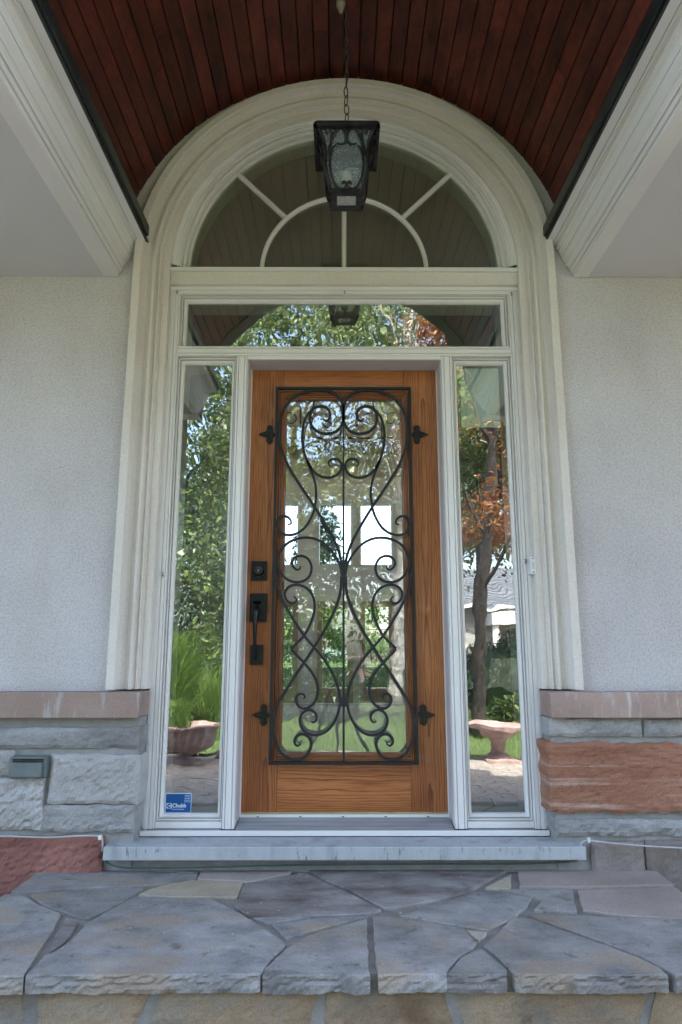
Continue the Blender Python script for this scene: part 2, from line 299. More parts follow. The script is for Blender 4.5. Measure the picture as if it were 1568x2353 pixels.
        if kind: o['kind'] = kind
        if bev:
            bv = o.modifiers.new('bevel', 'BEVEL'); bv.width = bev; bv.segments = seg; bv.limit_method = 'ANGLE'; bv.angle_limit = R(40)
        return o
def top(o, label, cat, group=None, kind=None): return tag(o, label, cat, group, kind)
def cat(pts, sub=4):
    out = []; n = len(pts)
    for i in range(n-1):
        p0, p1, p2, p3 = [Vector(pts[max(0, min(n-1, j))]) for j in (i-1, i, i+1, i+2)]
        for k in range(sub):
            t = k/sub; out.append(tuple(.5*((2*p1)+(p2-p0)*t+(2*p0-5*p1+4*p2-p3)*t*t+(3*p1-p0-3*p2+p3)*t**3)))
    out.append(tuple(pts[-1])); return out
def hsh(x, y, z=0):                         # cheap smooth value noise for shaping
    from mathutils import noise as N
    return N.noise(Vector((x, y, z)))
def rough_block(x0, x1, z0, z1, yf, yb, seed, amp=.012, edge=.006, cell=.013):
    """split-faced stone: a finely uneven front, ragged edges, flat back"""
    mb = MB(); nx = max(4, int((x1-x0)/cell)); nz = max(3, int((z1-z0)/cell))
    for j in range(nz+1):
        for i in range(nx+1):
            u, v = i/nx, j/nz; x = x0+(x1-x0)*u; z = z0+(z1-z0)*v
            rim = min(u*(x1-x0), (1-u)*(x1-x0), v*(z1-z0), (1-v)*(z1-z0))
            y = yf+amp*(.7*hsh(x*7, z*9, seed)+.55*abs(hsh(x*17+3*hsh(z*9, x*5, seed), z*26, seed+3))+.5*hsh(x*45, z*60, seed)+.35*hsh(x*95, z*120, seed))
            if rim < .004: y += .007
            x += edge*hsh(z*22, seed, 1.7)*(1 if i in (0, nx) else .3)
            z += edge*hsh(x*18, seed, 5.1)*(1 if j in (0, nz) else .3)
            mb.v.append((x, y, z))
    W = nx+1
    mb.f += [(j*W+i, j*W+i+1, (j+1)*W+i+1, (j+1)*W+i) for j in range(nz) for i in range(nx)]
    rim = [i for i in range(nx+1)]+[j*W+nx for j in range(1, nz+1)]+[nz*W+i for i in range(nx-1, -1, -1)]+[j*W for j in range(nz-1, 0, -1)]
    b = len(mb.v); mb.v += [(mb.v[i][0], yb, mb.v[i][2]) for i in rim]; n = len(rim)
    mb.f += [(rim[k], rim[(k+1) % n], b+(k+1) % n, b+k) for k in range(n)]
    return mb

# ================================================================ SETTING: walls, base, porch
wl = root('stucco_wall', 'grey sanded stucco front wall of the house with the arched entrance opening', 'wall', kind='structure')
def wall_half(s):
    p = [(5*s, .6), (.95*s, .6), (.95*s, 2.637)]+[(.95*math.cos(R(a))*s, 2.637+.95*math.sin(R(a))) for a in range(3, 91, 3)]+[(0, 5.3), (5*s, 5.3)]
    return p
for s in (-1, 1): MB().prism(wall_half(s), -.06, .15).build('wall_face', 'stucco', wl)

PROF = [(.985, -.055), (.985, -.104), (.982, -.107), (.951, -.107), (.948, -.104), (.945, -.084), (.936, -.066), (.924, -.058), (.911, -.061), (.902, -.07), (.899, -.082),
        (.889, -.084), (.886, -.08), (.883, -.062), (.88, -.06), (.872, -.068), (.867, -.066), (.864, -.048), (.86, -.044), (.855, -.046), (.834, -.044), (.829, -.043), (.829, .03), (.96, .03)]
tr = root('door_surround', 'pale stucco surround with fluted legs and a half-round arch framing the entrance', 'door surround', (0, -.05, .683))
MB().arch(PROF, 2.637, .683, n=96).build('arched_moulding', 'stucco_trim', tr)
MB().box(-.83, .83, -.022, .05, 2.553, 2.616).build('cross_band', 'stucco_trim', tr, bev=.002)

def base_wall(side, name, label):
    r = root(name, label, 'stone wall', (side*1.6, -.05, -.35), kind='structure')
    a, b = sorted((side*.835, side*4)); MB().box(a, b, -.112, .15, -.4, .574).build('mortar_core', 'mortar', r)
    return r
bl = base_wall(-1, 'stone_base_wall', 'grey split-faced stone base wall left of the door with one plum red stone at the bottom')
br = base_wall(1, 'stone_base_wall', 'stone base wall right of the door with one broad red sandstone block')
def blk(par, x0, x1, z0, z1, mat, seed, amp=.012, yf=-.132, wrap=False, label=None, edge=.006):
    rough_block(x0, x1, z0, z1, yf, .03 if wrap else -.105, seed, amp, edge).build('stone', mat, par, label)
blk(bl, -2.3, -.826, .458, .536, 'lime', 1.3, .009, wrap=True)
blk(bl, -1.78, -1.325, .357, .45, 'lime', 2.1)
blk(bl, -1.176, -.818, .248, .433, 'lime_pale', 3.7, .011, -.136, True, 'large pale rectangular split-faced stone')
blk(bl, -1.62, -1.192, .152, .343, 'lime_pale', 4.2, .018, -.137)
blk(bl, -1.205, -.83, .143, .243, 'lime', 5.9, .013, wrap=True)
blk(bl, -1.9, -.943, -.38, .127, 'redstone_plain', 6.4, .012, -.138, edge=.003, label='plum red sandstone block')
blk(bl, -2.4, -1.8, .26, .45, 'lime_pale', 7.7); blk(bl, -2.4, -1.64, .14, .24, 'lime', 8.3); blk(bl, -2.6, -1.92, -.38, .12, 'lime', 9.1)
blk(br, .826, 1.2, .502, .572, 'lime', 11.3, .009, wrap=True)
blk(br, 1.211, 2.3, .502, .566, 'lime', 12.1, .012)
blk(br, .812, 2.2, .213, .476, 'redstone', 13.4, .009, -.139, True, 'broad red sandstone block with pale ripple bands', edge=.014)
blk(br, .83, 1.75, .128, .188, 'lime', 14.9, .012, wrap=True)
blk(br, .962, 1.168, -.05, .106, 'tanstone', 15.5, .006); blk(br, 1.177, 1.9, -.38, .11, 'tanstone', 16.2, .007)
blk(br, 1.77, 2.4, .128, .188, 'lime', 17.9)
for s, par in ((-1, bl), (1, br)):
    a, b = sorted((s*.829, s*4)); MB().box(a, b, -.163, .04, .576, .676).build('cap_stone', 'cap', par, 'smooth pinkish cap stone', bev=.004)

# porch platform of irregular flagstones
pf = root('porch_floor', 'raised porch platform paved in irregular grey, pink and tan flagstones', 'porch', (0, -.5, -.36), kind='structure')
MB().box(-1.19, 1.19, -.957, -.05, -.36, -.009).build('mortar_bed', 'joint', pf)
FL = {
'F0': ('blue', [(-.962,-.071),(-.57,-.072),(-.574,-.136),(-.88,-.085)]),
'F1': ('blue', [(-1.188,-.076),(-.93,-.092),(-.57,-.157),(-.564,-.203),(-.681,-.261),(-.756,-.279),(-.992,-.306),(-1.145,-.341),(-1.191,-.345)]),
'F2': ('blue', [(-1.105,-.373),(-.744,-.291),(-.734,-.314),(-.773,-.474),(-.829,-.584),(-.86,-.579),(-.927,-.532),(-.982,-.503),(-1.08,-.411)]),
'F3': ('blue', [(-1.201,-.37),(-1.133,-.386),(-1.06,-.457),(-.98,-.517),(-.936,-.555),(-.905,-.7),(-.892,-.786),(-.862,-.978),(-1.206,-.976)]),
'F4': ('purple', [(-.902,-.588),(-.85,-.624),(-.838,-.771),(-.854,-.83),(-.872,-.755)]),
'F5': ('blue', [(-.738,-.408),(-.476,-.413),(-.385,-.515),(-.308,-.608),(-.242,-.702),(-.182,-.788),(-.217,-.888),(-.236,-.976),(-.85,-.978),(-.852,-.865),(-.834,-.84),(-.815,-.771),(-.815,-.624),(-.768,-.49)]),
'F6': ('tan', [(-.726,-.37),(-.679,-.284),(-.576,-.225),(-.381,-.25),(-.384,-.397),(-.617,-.39)]),
'F7': ('pink', [(-.554,-.208),(-.556,-.078),(-.202,-.092),(-.216,-.137),(-.347,-.233)]),
'F8': ('purple', [(-.37,-.276),(-.157,-.138),(-.071,-.263),(.008,-.361),(.111,-.516),(.092,-.545),(-.023,-.557),(-.313,-.568),(-.372,-.485)]),
'F9': ('purple', [(-.151,-.087),(-.015,-.079),(.645,-.095),(.466,-.311),(.4,-.373),(.308,-.426),(.19,-.487),(.127,-.503),(.024,-.335),(-.063,-.234)]),
'F10': ('blue', [(-.296,-.586),(-.121,-.576),(-.243,-.625)]),
'F11': ('blue', [(-.228,-.643),(-.099,-.599),(.069,-.576),(-.129,-.7),(-.179,-.74)]),
'F12': ('blue', [(-.168,-.81),(-.115,-.729),(.064,-.6),(.059,-.711),(.052,-.922),(.056,-.977),(-.224,-.978),(-.222,-.941)]),
'F13': ('blue', [(.088,-.582),(.172,-.591),(.258,-.631),(.36,-.679),(.381,-.775),(.36,-.815),(.318,-.862),(.272,-.936),(.262,-.972),(.084,-.978),(.081,-.916)]),
'F14': ('blue', [(.181,-.569),(.34,-.457),(.522,-.336),(.641,-.417),(.594,-.508),(.529,-.592),(.484,-.637),(.432,-.68),(.363,-.655),(.28,-.612)]),
'F15': ('tan', [(.512,-.307),(.634,-.168),(.594,-.314)]),
'F16': ('tan', [(.371,-.692),(.425,-.705),(.391,-.759)]),
'F17': ('blue', [(.387,-.822),(.424,-.95),(.42,-.976),(.27,-.974),(.324,-.872)]),
'F18': ('blue', [(.404,-.8),(.479,-.687),(.54,-.582),(.606,-.625),(.685,-.719),(.741,-.782),(.807,-.87),(.846,-.944),(.846,-.979),(.447,-.977),(.43,-.88)]),
'F19': ('pink', [(.686,-.082),(1.213,-.078),(1.202,-.276),(.918,-.297),(.64,-.296)]),
'F20': ('blue', [(.555,-.329),(.812,-.33),(.757,-.532),(.625,-.522),(.683,-.428),(.648,-.392)]),
'F21': ('pink', [(.838,-.337),(1.194,-.308),(1.197,-.598),(1.079,-.594),(.902,-.567),(.79,-.518)]),
'F22': ('blue', [(.589,-.557),(.895,-.595),(1.192,-.623),(1.194,-.976),(.871,-.978),(.824,-.857),(.752,-.762),(.695,-.69)])}
for k, (c, P) in FL.items():
    cx = sum(p[0] for p in P)/len(P); cy = sum(p[1] for p in P)/len(P); Q = []; n = len(P)
    for i in range(n):
        (x0, y0), (x1, y1) = P[i], P[(i+1) % n]; L = math.hypot(x1-x0, y1-y0); m = max(1, int(L/.012))
        for j in range(m):
            t = j/m; x = x0+(x1-x0)*t; y = y0+(y1-y0)*t; d = math.hypot(x-cx, y-cy)+1e-6
            q = -.0045+.004*hsh(x*26, y*26, 3.3)+.003*hsh(x*90, y*90, 1.3); Q.append((x-(x-cx)/d*q, y-(y-cy)/d*q))
    zt = .0015*hsh(cx*7, cy*5, 1); mb = MB(); m = len(Q); h = .046 if min(p[1] for p in P) < -.96 else .03
    # top with eased edge, chipped front face in courses
    rings = [(.003, zt), (0, zt-.003), (0, zt-h*.2), (0, zt-h*.38), (0, zt-h*.55), (0, zt-h*.75), (.002, zt-h)]; NR = len(rings)
    for ri, (ins, z) in enumerate(rings):
        for x, y in Q:
            d = math.hypot(x-cx, y-cy)+1e-6; front = y < -.955
            jy = (.006*hsh(x*22, z*90, 2)+.005*hsh(x*75, z*190, 4)) if front and ri > 0 else (.003*hsh(x*60, 3, 4) if front else 0)
            jz = .007*hsh(x*14, 9, 2)+.003*hsh(x*60, 3, 2) if front and ri == NR-1 else 0
            mb.v.append((x-(x-cx)/d*ins, y-(y-cy)/d*ins+jy, z+jz))
    mb.f.append(tuple(range(m)))
    for r_ in range(NR-1): mb.f += [(r_*m+i, (r_+1)*m+i, (r_+1)*m+(i+1) % m, r_*m+(i+1) % m) for i in range(m)]
    mb.f.append(tuple((NR-1)*m+i for i in range(m))[::-1])
    mb.build('flagstone', 'flag_'+c, pf)
# riser stones, outlines slanted as laid
rs = [(-1.19, -1.19, -.872, -.855), (-.83, -.818, -.53, -.58), (-.497, -.546, -.081, -.108), (-.055, -.07, .256, .292), (.286, .322, .806, .757), (.825, .783, 1.19, 1.19)]
for i, (a0, a1, b0, b1) in enumerate(rs):
    mb = rough_block(0, 1, 0, 1, 0, 1, 20+i*1.7, 0); mb = MB(); nx, nz = 22, 8
    zt, zb = -.05, -.175
    for j in range(nz+1):
        for q in range(nx+1):
            v_ = j/nz; u = q/nx; z = zb+(zt-zb)*v_; x = (a1+(a0-a1)*v_)*(1-u)+(b1+(b0-b1)*v_)*u
            y = -.962+.006*hsh(x*8, z*12, i)+.003*hsh(x*40, z*40, i)+(.004 if q in (0, nx) or j in (0, nz) else 0)
            mb.v.append((x+.003*hsh(z*40, i, 2)*(q in (0, nx)), y, z))
    W = nx+1; mb.f += [(j*W+q, j*W+q+1, (j+1)*W+q+1, (j+1)*W+q) for j in range(nz) for q in range(nx)]
    rim = [q for q in range(nx+1)]+[j*W+nx for j in range(1, nz+1)]+[nz*W+q for q in range(nx-1, -1, -1)]+[j*W for j in range(nz-1, 0, -1)]
    b = len(mb.v); mb.v += [(mb.v[q][0], -.945, mb.v[q][2]) for q in rim]; n = len(rim)
    mb.f += [(rim[q], rim[(q+1) % n], b+(q+1) % n, b+q) for q in range(n)]
    mb.build('riser_stone', 'riser', pf)
for i in range(4): MB().box(-1.3+i*.66, -.655+i*.66, -1.36, -.965, -.22, -.18).build('lower_tread', 'flag_blue', pf, bev=.004)
MB().box(-1.28, 1.28, -1.34, -.957, -.36, -.221).build('lower_riser', 'joint', pf)

mb = MB()
for i in range(90):
    x = random.uniform(-1.1, 1.1); y = random.uniform(-.95, -.09); s_ = random.uniform(.0015, .005); a = random.uniform(0, 6.28); c_, d_ = math.cos(a)*s_, math.sin(a)*s_
    z0 = .0015; mb.add([(x-c_, y-d_, z0), (x+d_, y-c_, z0), (x+c_*1.6, y+d_*1.6, z0), (x-d_, y+c_, z0), (x, y, z0+s_*.7)], [(0, 1, 4), (1, 2, 4), (2, 3, 4), (3, 0, 4), (3, 2, 1, 0)])
for nm, mt_ in (('grit', 'flag_tan'),): mb.build(nm, mt_, pf, kind='stuff')
# door step slab
o = MB().box(-.93, .928, -.172, .06, .052, .1).build('door_step', 'step', None, bev=.003); top(o, 'long blue-grey limestone slab serving as step below the door', 'door step')
o = MB().box(-.843, .843, -.108, .02, -.02, .05).build('step_footing', 'mortar', None); top(o, 'mortar footing in shadow below the door step slab', 'footing', kind='structure')

# porch ceiling of stained boards on a half-round vault
pc = root('porch_ceiling', 'barrel-vaulted porch ceiling of dark red-brown stained boards', 'ceiling', (0, -.9, 2.58), kind='structure')
RV, ZV = 1.078, 2.58; NB = 42; A0, A1 = R(8.5), R(171.5)
for i in range(NB):
    a = A0+(A1-A0)*(i+.5)/NB; h = RV*(A1-A0)/NB/2; rf = RV+random.uniform(-.0012, .0012)
    def P(t, n, a=a, rf=rf): return ((rf+n)*math.cos(a)-t*math.sin(a), ZV+(rf+n)*math.sin(a)+t*math.cos(a))
    sec = [P(-h+.004, -.001), P(h-.004, -.001), P(h-.0012, .004), P(h-.0012, .016), P(-h+.0012, .016), P(-h+.0012, .004)]
    cuts = [-.064, -1.76]
    if random.random() < .45: cuts.insert(1, random.uniform(-1.4, -.3))
    for y1, y0 in zip(cuts[:-1], cuts[1:]): MB().prism(sec, y0+.0006, y1-.0006).build('board', 'board', pc)
mb = MB().arch([(RV+.02, -.05), (RV+.02, -1.76)], ZV, n=60, a0=2, a1=178); mb.build('light_stop', 'dark', pc)  # black sheet added above the boards so no light comes through
# plaster knob and canopy at the crown
# cornice beams either side of the vault
def beam(s, dx, label):
    r = root('porch_beam', label, 'beam', (s*1.0+dx, -.9, 2.56), kind='structure')
    pr = [(.94, 2.736), (.986, 2.735), (.986, 2.728), (.993, 2.727), (.993, 2.718), (.9905, 2.716), (.993, 2.709), (.999, 2.705), (1.0, 2.697), (.998, 2.695), (1.003, 2.692), (1.007, 2.676), (1.015, 2.655), (1.028, 2.638), (1.03, 2.63),
          (1.027, 2.628), (1.034, 2.624), (1.040, 2.614), (1.041, 2.604), (1.039, 2.602), (1.046, 2.599), (1.051, 2.588), (1.0505, 2.585), (1.058, 2.58), (1.061, 2.564), (1.09, 2.564), (1.0905, 2.567), (1.13, 2.566), (1.13, 2.81), (.94, 2.81)]
    gr_ = []; NG = 0
    for i, P_ in enumerate(pr[:28]):
        gr_.append(P_); n_ = pr[i+1]; L_ = math.hypot(n_[0]-P_[0], n_[1]-P_[1])
        if i in (0, 3, 8, 11, 14, 19, 22, 25) and L_ > .004:
            ux, uz = (n_[0]-P_[0])/L_, (n_[1]-P_[1])/L_; m_ = ((P_[0]+n_[0])/2, (P_[1]+n_[1])/2); nx_, nz_ = (-uz, ux) if -uz > 0 else (uz, -ux)
            if i == 0: m_ = (P_[0]*.25+n_[0]*.75, P_[1]*.25+n_[1]*.75); nx_, nz_ = 0, 1
            h_ = .0013; d_ = .005; gr_ += [(m_[0]-ux*h_, m_[1]-uz*h_), (m_[0]-ux*h_+nx_*d_, m_[1]-uz*h_+nz_*d_), (m_[0]+ux*h_+nx_*d_, m_[1]+uz*h_+nz_*d_), (m_[0]+ux*h_, m_[1]+uz*h_)]
    pr = gr_+pr[28:]
    MB().prism([(s*x+dx, z) for x, z in pr], -1.76, -.066).build('cornice_moulding', 'mould', r)
    a, b = sorted((s*.918+dx, s*.9385+dx)); MB().box(a, b, -1.75, -.108, 2.748, 2.80).build('black_flashing', 'black_strip', r, bev=.003)
    a, b = sorted((s*.93+dx, s*.94+dx)); MB().box(a, b, -1.75, -.07, 2.737, 2.749).build('flashing_lip', 'black_strip', r)
    a, b = sorted((s*1.06+dx, s*3.4)); MB().box(a, b, -1.55, -.063, 2.568, 2.60).build('soffit_panel', 'soffit', r)
    a, b = sorted((s*1.75, s*3.4)); MB().box(a, b, -1.6, -1.552, 2.55, 2.74).build('fascia_board', 'white', r, bev=.003)
    return r
beam(-1, 0, 'white moulded cornice beam left of the vault with a black strip along its inner edge')
beam(1, .018, 'white moulded cornice beam right of the vault with a black strip along its inner edge')
# porch gable with arched opening, and unseen roofs put in to keep the sun out
gb = root('porch_gable', 'stucco gable with a half-round opening at the front of the porch', 'gable', (0, -1.8, 2.56), kind='structure')
for s in (-1, 1):
    p = [(s*1.85, 2.56), (s*1.085, 2.56)]+[(s*1.085*math.cos(R(a)), ZV+1.085*math.sin(R(a))) for a in range(0, 91, 4)]+[(0, 4.75), (s*1.85, 3.1)]
    MB().prism(p, -1.9, -1.762).build('gable_face', 'stucco_trim', gb)
MB().arch([(1.083, -1.7625), (1.072, -1.7625), (1.072, -1.93), (1.1, -1.93), (1.12, -1.905)], ZV, n=48).build('arch_lining', 'black_strip', gb)
rf = root('house_roof', 'grey shingled roof of the house and its porch gable', 'roof', (0, 2, 3), kind='structure')
for s in (-1, 1):
    MB().prism([(s*1.95, 3.02), (0, 4.76), (0, 4.84), (s*2.0, 3.06)], -2.0, 2.5).build('gable_slope', 'shingle', rf)
    MB().prism([(-1.66, 2.745), (2.6, 4.6), (2.6, 4.7), (-1.7, 2.8)], *sorted((s*1.9, s*5.3)), axis='x').build('eave_slope', 'shingle', rf)
MB().box(-5.2, 5.2, -.1, 10.4, 5.3, 5.45).build('upper_deck', 'shingle', rf)

# ================================================================ DOOR UNIT
df = root('door_frame', 'white vinyl frame around the door with mullions, head, casing and aluminium threshold', 'door frame', (0, .05, .1))
def mirr(p, s): return [(x*s, y) for x, y in p]
for s in (-1, 1):
    MB().prism(mirr([(.832, .03), (.832, .0), (.82, -.003), (.806, -.003), (.8055, .002), (.803, .002), (.8025, -.003), (.79, -.003), (.7895, .002), (.787, .002), (.7865, -.002), (.782, -.001), (.782, .16), (.832, .16)], s), .123, 2.513, 'z').build('side_casing', 'white', df)
    MB().prism(mirr([(.4535, .16), (.4535, .0), (.457, -.005), (.464, -.005), (.4645, .001), (.467, .001), (.4675, -.005), (.491, -.005), (.4915, .001), (.494, .001), (.4945, -.005), (.501, -.004), (.504, 0), (.504, .16)], s), .124, 2.194, 'z').build('mullion', 'white', df)
    a, b = sorted((s*.4495, s*.4533)); MB().box(a, b, .012, .16, .142, 2.178).build('jamb', 'jamb', df)
    a, b = sorted((s*.4455, s*.4493)); MB().box(a, b, .119, .129, .15, 2.178).build('weather_strip', 'white', df)
MB().prism([(-.003, 2.513), (-.003, 2.53), (.002, 2.5305), (.002, 2.533), (-.003, 2.5335), (-.003, 2.549), (.0, 2.553), (.15, 2.553), (.15, 2.513)], -.832, .832, 'x').build('head_casing', 'white', df)
MB().prism([(-.006, 2.196), (-.006, 2.205), (0, 2.206), (0, 2.209), (-.006, 2.21), (-.006, 2.228), (0, 2.229), (0, 2.232), (-.006, 2.233), (-.004, 2.243), (.16, 2.243), (.16, 2.196)], -.7815, .7815, 'x').build('transom_rail', 'white', df)
MB().box(-.453, .453, .0, .16, 2.1795, 2.1955).build('head_jamb', 'jamb', df)
MB().box(-.4532, .4532, -.002, .01, 2.179, 2.1955).build('head_stop', 'white', df)
mb = MB(); prof = [(.115, .05), (.115, .1415)]; y = .115                 # ribbed aluminium threshold
z = .1415
while y > -.012:
    prof += [(y-.001, z), (y-.0075, z-.0004), (y-.0085, z-.0024), (y-.0125, z-.0024)]; y -= .0135; z -= .0019
prof += [(-.016, .1225), (-.016, .05)]
MB().prism(prof, -.4485, .4485, 'x').build('threshold', 'alu', df)
for s in (-1, 1):
    a, b = sorted((s*.5045, s*.7815)); MB().box(a, b, -.0155, .1, .1, .1235).build('sill_strip', 'alu', df)
MB().box(-.832, .832, -.034, -.017, .104, .1235).build('front_sill', 'white', df, bev=.002)
MB().box(-.83, .83, -.028, .1, .099, .1035).build('sill_underside', 'bronze', df)  # dark strip under the front sill
mb = MB().box(-.4485, .4485, .112, .131, .1418, .1535); mb.build('door_sweep_rail', 'white', df, bev=.001)
for i in range(5): MB().box(-.375+i*.182, -.366+i*.182, .1112, .113, .1435, .147).build('weep_slot', 'dark', df)

dr = root('front_door', 'stained oak front door with a tall glass panel behind a scrolled wrought iron grille', 'door', (0, .15, .155))
for x0, x1, mm in ((-.4475, -.293, 'oak_v'), (.289, .4475, 'oak_v2')): MB().box(x0, x1, .13, .176, .161, 2.178).build('stile', mm, dr, bev=.0012)
MB().box(-.2922, .2882, .1305, .176, 2.05, 2.178).build('top_rail', 'oak_h2', dr, bev=.0012)
MB().box(-.2922, .2882, .1305, .176, .161, .385).build('bottom_rail', 'oak_h', dr, bev=.0012)
MB().box(-.4475, .4475, .1285, .17, .1545, .1606).build('brass_sweep', 'brass', dr)
mp = [(0, .1302), (0, .1235), (.002, .1205), (.007, .1185), (.0095, .1195), (.0098, .124), (.0125, .1245), (.0135, .119), (.018, .119), (.021, .124), (.0215, .128), (.0265, .129), (.029, .133), (.034, .136), (.036, .142), (.036, .172)]
for k in range(4):      # four mitred lengths of moulding
    mb = MB(); x0, x1, z0, z1 = -.3125, .3095, .3665, 2.068
    for q, yy in mp:
        c = [(x0+q, z0+q), (x1-q, z0+q), (x1-q, z1-q), (x0+q, z1-q)]; a, b = c[k], c[(k+1) % 4]
        mb.v += [(a[0], yy, a[1]), (b[0], yy, b[1])]
    mb.f += [(2*i, 2*i+1, 2*i+3, 2*i+2) for i in range(len(mp)-1)]
    mb.build('glazing_bead', 'oak_mh' if k % 2 == 0 else 'oak_mv', dr)
MB().box(-.285, .282, .150, .156, .395, 2.04).build('pane', 'glass_door', dr)

# grille
gr_y = .101; AX = -.0035
gr = MB()
gx0, gx1, gz0, gz1 = -.3215, .3145, .3635, 2.0745
gr.ring(gx0-.006, gx1+.006, gz0-.006, gz1+.006, [(0, gr_y+.008), (0, gr_y-.008), (.0115, gr_y-.008), (.0115, gr_y+.008), (0, gr_y+.008)])
grille = gr.build('grille', 'iron', dr, 'black wrought iron grille of scrolls over the glass')
CV = dict(
A=[(-.102,1.925),(-.087,1.911),(-.069,1.925),(-.068,1.951),(-.081,1.974),(-.109,1.985),(-.139,1.978),(-.157,1.954),(-.163,1.916),(-.15,1.881),(-.12,1.856),(-.078,1.848),(-.039,1.859),(-.012,1.891),(-.002,1.935),(-.006,1.986),(-.024,2.028),(-.06,2.057),(-.109,2.067),(-.164,2.064),(-.219,2.043),(-.261,2.008),(-.291,1.96),(-.306,1.903),(-.307,1.84),(-.3,1.79),(-.284,1.74),(-.256,1.678),(-.219,1.617),(-.183,1.562),(-.145,1.505),(-.11,1.45),(-.077,1.394),(-.048,1.34),(-.028,1.293),(-.016,1.25),(-.0105,1.2)],
B1=[(-.145,2.016),(-.148,1.979),(-.169,1.951),(-.187,1.916),(-.197,1.865),(-.198,1.809),(-.185,1.746),(-.16,1.68),(-.14,1.623),(-.131,1.57),(-.134,1.514),(-.146,1.459),(-.176,1.403),(-.211,1.373),(-.251,1.361),(-.287,1.37),(-.308,1.397),(-.309,1.426),(-.294,1.446),(-.27,1.449),(-.25,1.435),(-.246,1.416),(-.261,1.41)],
B2=[(-.173,1.715),(-.152,1.675),(-.125,1.648),(-.089,1.634),(-.053,1.637),(-.024,1.656),(-.012,1.685),(-.018,1.71),(-.038,1.724),(-.062,1.72),(-.074,1.703),(-.065,1.686)],
C=[(-.2,1.218),(-.204,1.204),(-.22,1.203),(-.236,1.22),(-.236,1.243),(-.218,1.261),(-.192,1.264),(-.165,1.25),(-.15,1.217),(-.154,1.182),(-.173,1.157),(-.204,1.145),(-.24,1.148),(-.272,1.167),(-.295,1.2),(-.304,1.24),(-.294,1.281),(-.268,1.317),(-.228,1.34),(-.181,1.349),(-.134,1.343),(-.093,1.322),(-.06,1.29),(-.034,1.252),(-.017,1.212),(-.0105,1.16)],
D=[(-.229,1.08),(-.216,1.067),(-.224,1.051),(-.244,1.05),(-.263,1.067),(-.269,1.095),(-.255,1.12),(-.226,1.132),(-.189,1.127),(-.158,1.106),(-.139,1.071),(-.134,1.028),(-.144,.98),(-.162,.937),(-.184,.901),(-.211,.874),(-.2375,.849)],
D2=[(-.2375,.847),(-.21,.818),(-.175,.783),(-.145,.747),(-.124,.708),(-.117,.665),(-.127,.625),(-.153,.598),(-.183,.592),(-.205,.607),(-.213,.631),(-.204,.65),(-.186,.654),(-.174,.643),(-.18,.632)],
E=[(-.3145,1.215),(-.312,1.175),(-.303,1.135),(-.281,1.071),(-.243,1.0),(-.185,.912),(-.133,.852),(-.089,.8),(-.054,.743),(-.03,.685),(-.02,.631),(-.025,.583),(-.042,.539),(-.071,.502),(-.111,.482),(-.152,.484),(-.183,.506),(-.195,.544),(-.182,.574),(-.153,.586),(-.127,.572),(-.122,.548),(-.134,.533),(-.146,.54)],
G=[(-.0145,1.17),(-.015,1.126),(-.023,1.077),(-.047,1.012),(-.083,.94),(-.131,.861),(-.173,.797),(-.215,.735),(-.256,.672),(-.29,.615),(-.309,.563),(-.313,.51),(-.303,.457),(-.278,.413),(-.245,.386),(-.21,.378),(-.175,.388),(-.152,.414),(-.145,.448),(-.159,.475),(-.187,.485),(-.211,.471),(-.216,.449),(-.203,.436),(-.188,.446)])
W0 = .0112
for k, P in CV.items():
    q = cat([(x, 0, z) for x, z in P], 5); q = [(a, c) for a, _, c in q]; n = len(q)
    t0 = k in 'ACD' and k != 'D2' or k == 'B1'; t1 = k in ('B1', 'B2', 'D2', 'E', 'G')
    ww = [W0*min(1, (.5+.5*i/14) if t0 else 1, (.5+.5*(n-1-i)/14) if t1 else 1)*(1.12 if k in 'AG' else 1) for i in range(n)]
    for s in (1, -1):
        pts = q if s == 1 else [(2*AX-x, z) for x, z in q]
        MB().bar(pts, ww, .011, gr_y-.0006*('ABCDEG'.index(k[0])-2)).build('scroll', 'iron', grille)
MB().bar([(AX, 1.9), (AX, 1.7)], [.004, .0085], .009, gr_y+.003).build('centre_bar', 'iron', grille)
MB().bar([(AX, 1.7), (AX, .37)], .0095, .009, gr_y+.003).build('centre_bar', 'iron', grille)
MB().box(AX-.011, AX+.011, gr_y-.008, gr_y+.006, 1.13, 1.225).build('collar', 'iron', grille, bev=.003)
MB().box(AX-.018, AX+.018, gr_y-.008, gr_y+.006, .6, .64).build('collar', 'iron', grille, bev=.004)
def fleur(x, z, s, sc=1.0):     # three-lobed fixing plate screwed to the stile
    def L(pts): return [(x+s*px*sc, z+pz*sc) for px, pz in pts]
    pet = [(0, .006), (-.012, .008), (-.016, .018), (-.013, .034), (-.02, .043), (-.031, .046), (-.04, .04), (-.043, .03), (-.041, .02), (-.044, .014), (-.058, .01), (-.082, 0)]
    full = pet+[(a, -b) for a, b in pet[::-1][1:]]
    mb = MB().prism(L(full), .118, .1296)
    pk = [(-.026, .004), (-.034, .0075), (-.05, .005), (-.066, 0)]; mb.prism(L(pk+[(a, -b) for a, b in pk[::-1]]), .113, .1182)
    for q in (-1, 1): mb.prism(L([(-.024, q*.018), (-.033, q*.02), (-.034, q*.036), (-.026, q*.036)]), .1145, .1182)
    mb.box(*sorted((x-s*.001, x+s*.02)), .098, .1285, z-.005, z+.005)
    mb.build('fixing_plate', 'hard', grille, bev=.0025)
for z in (1.852, .562):
    fleur(-.327, z, 1); fleur(.320, z, -1)
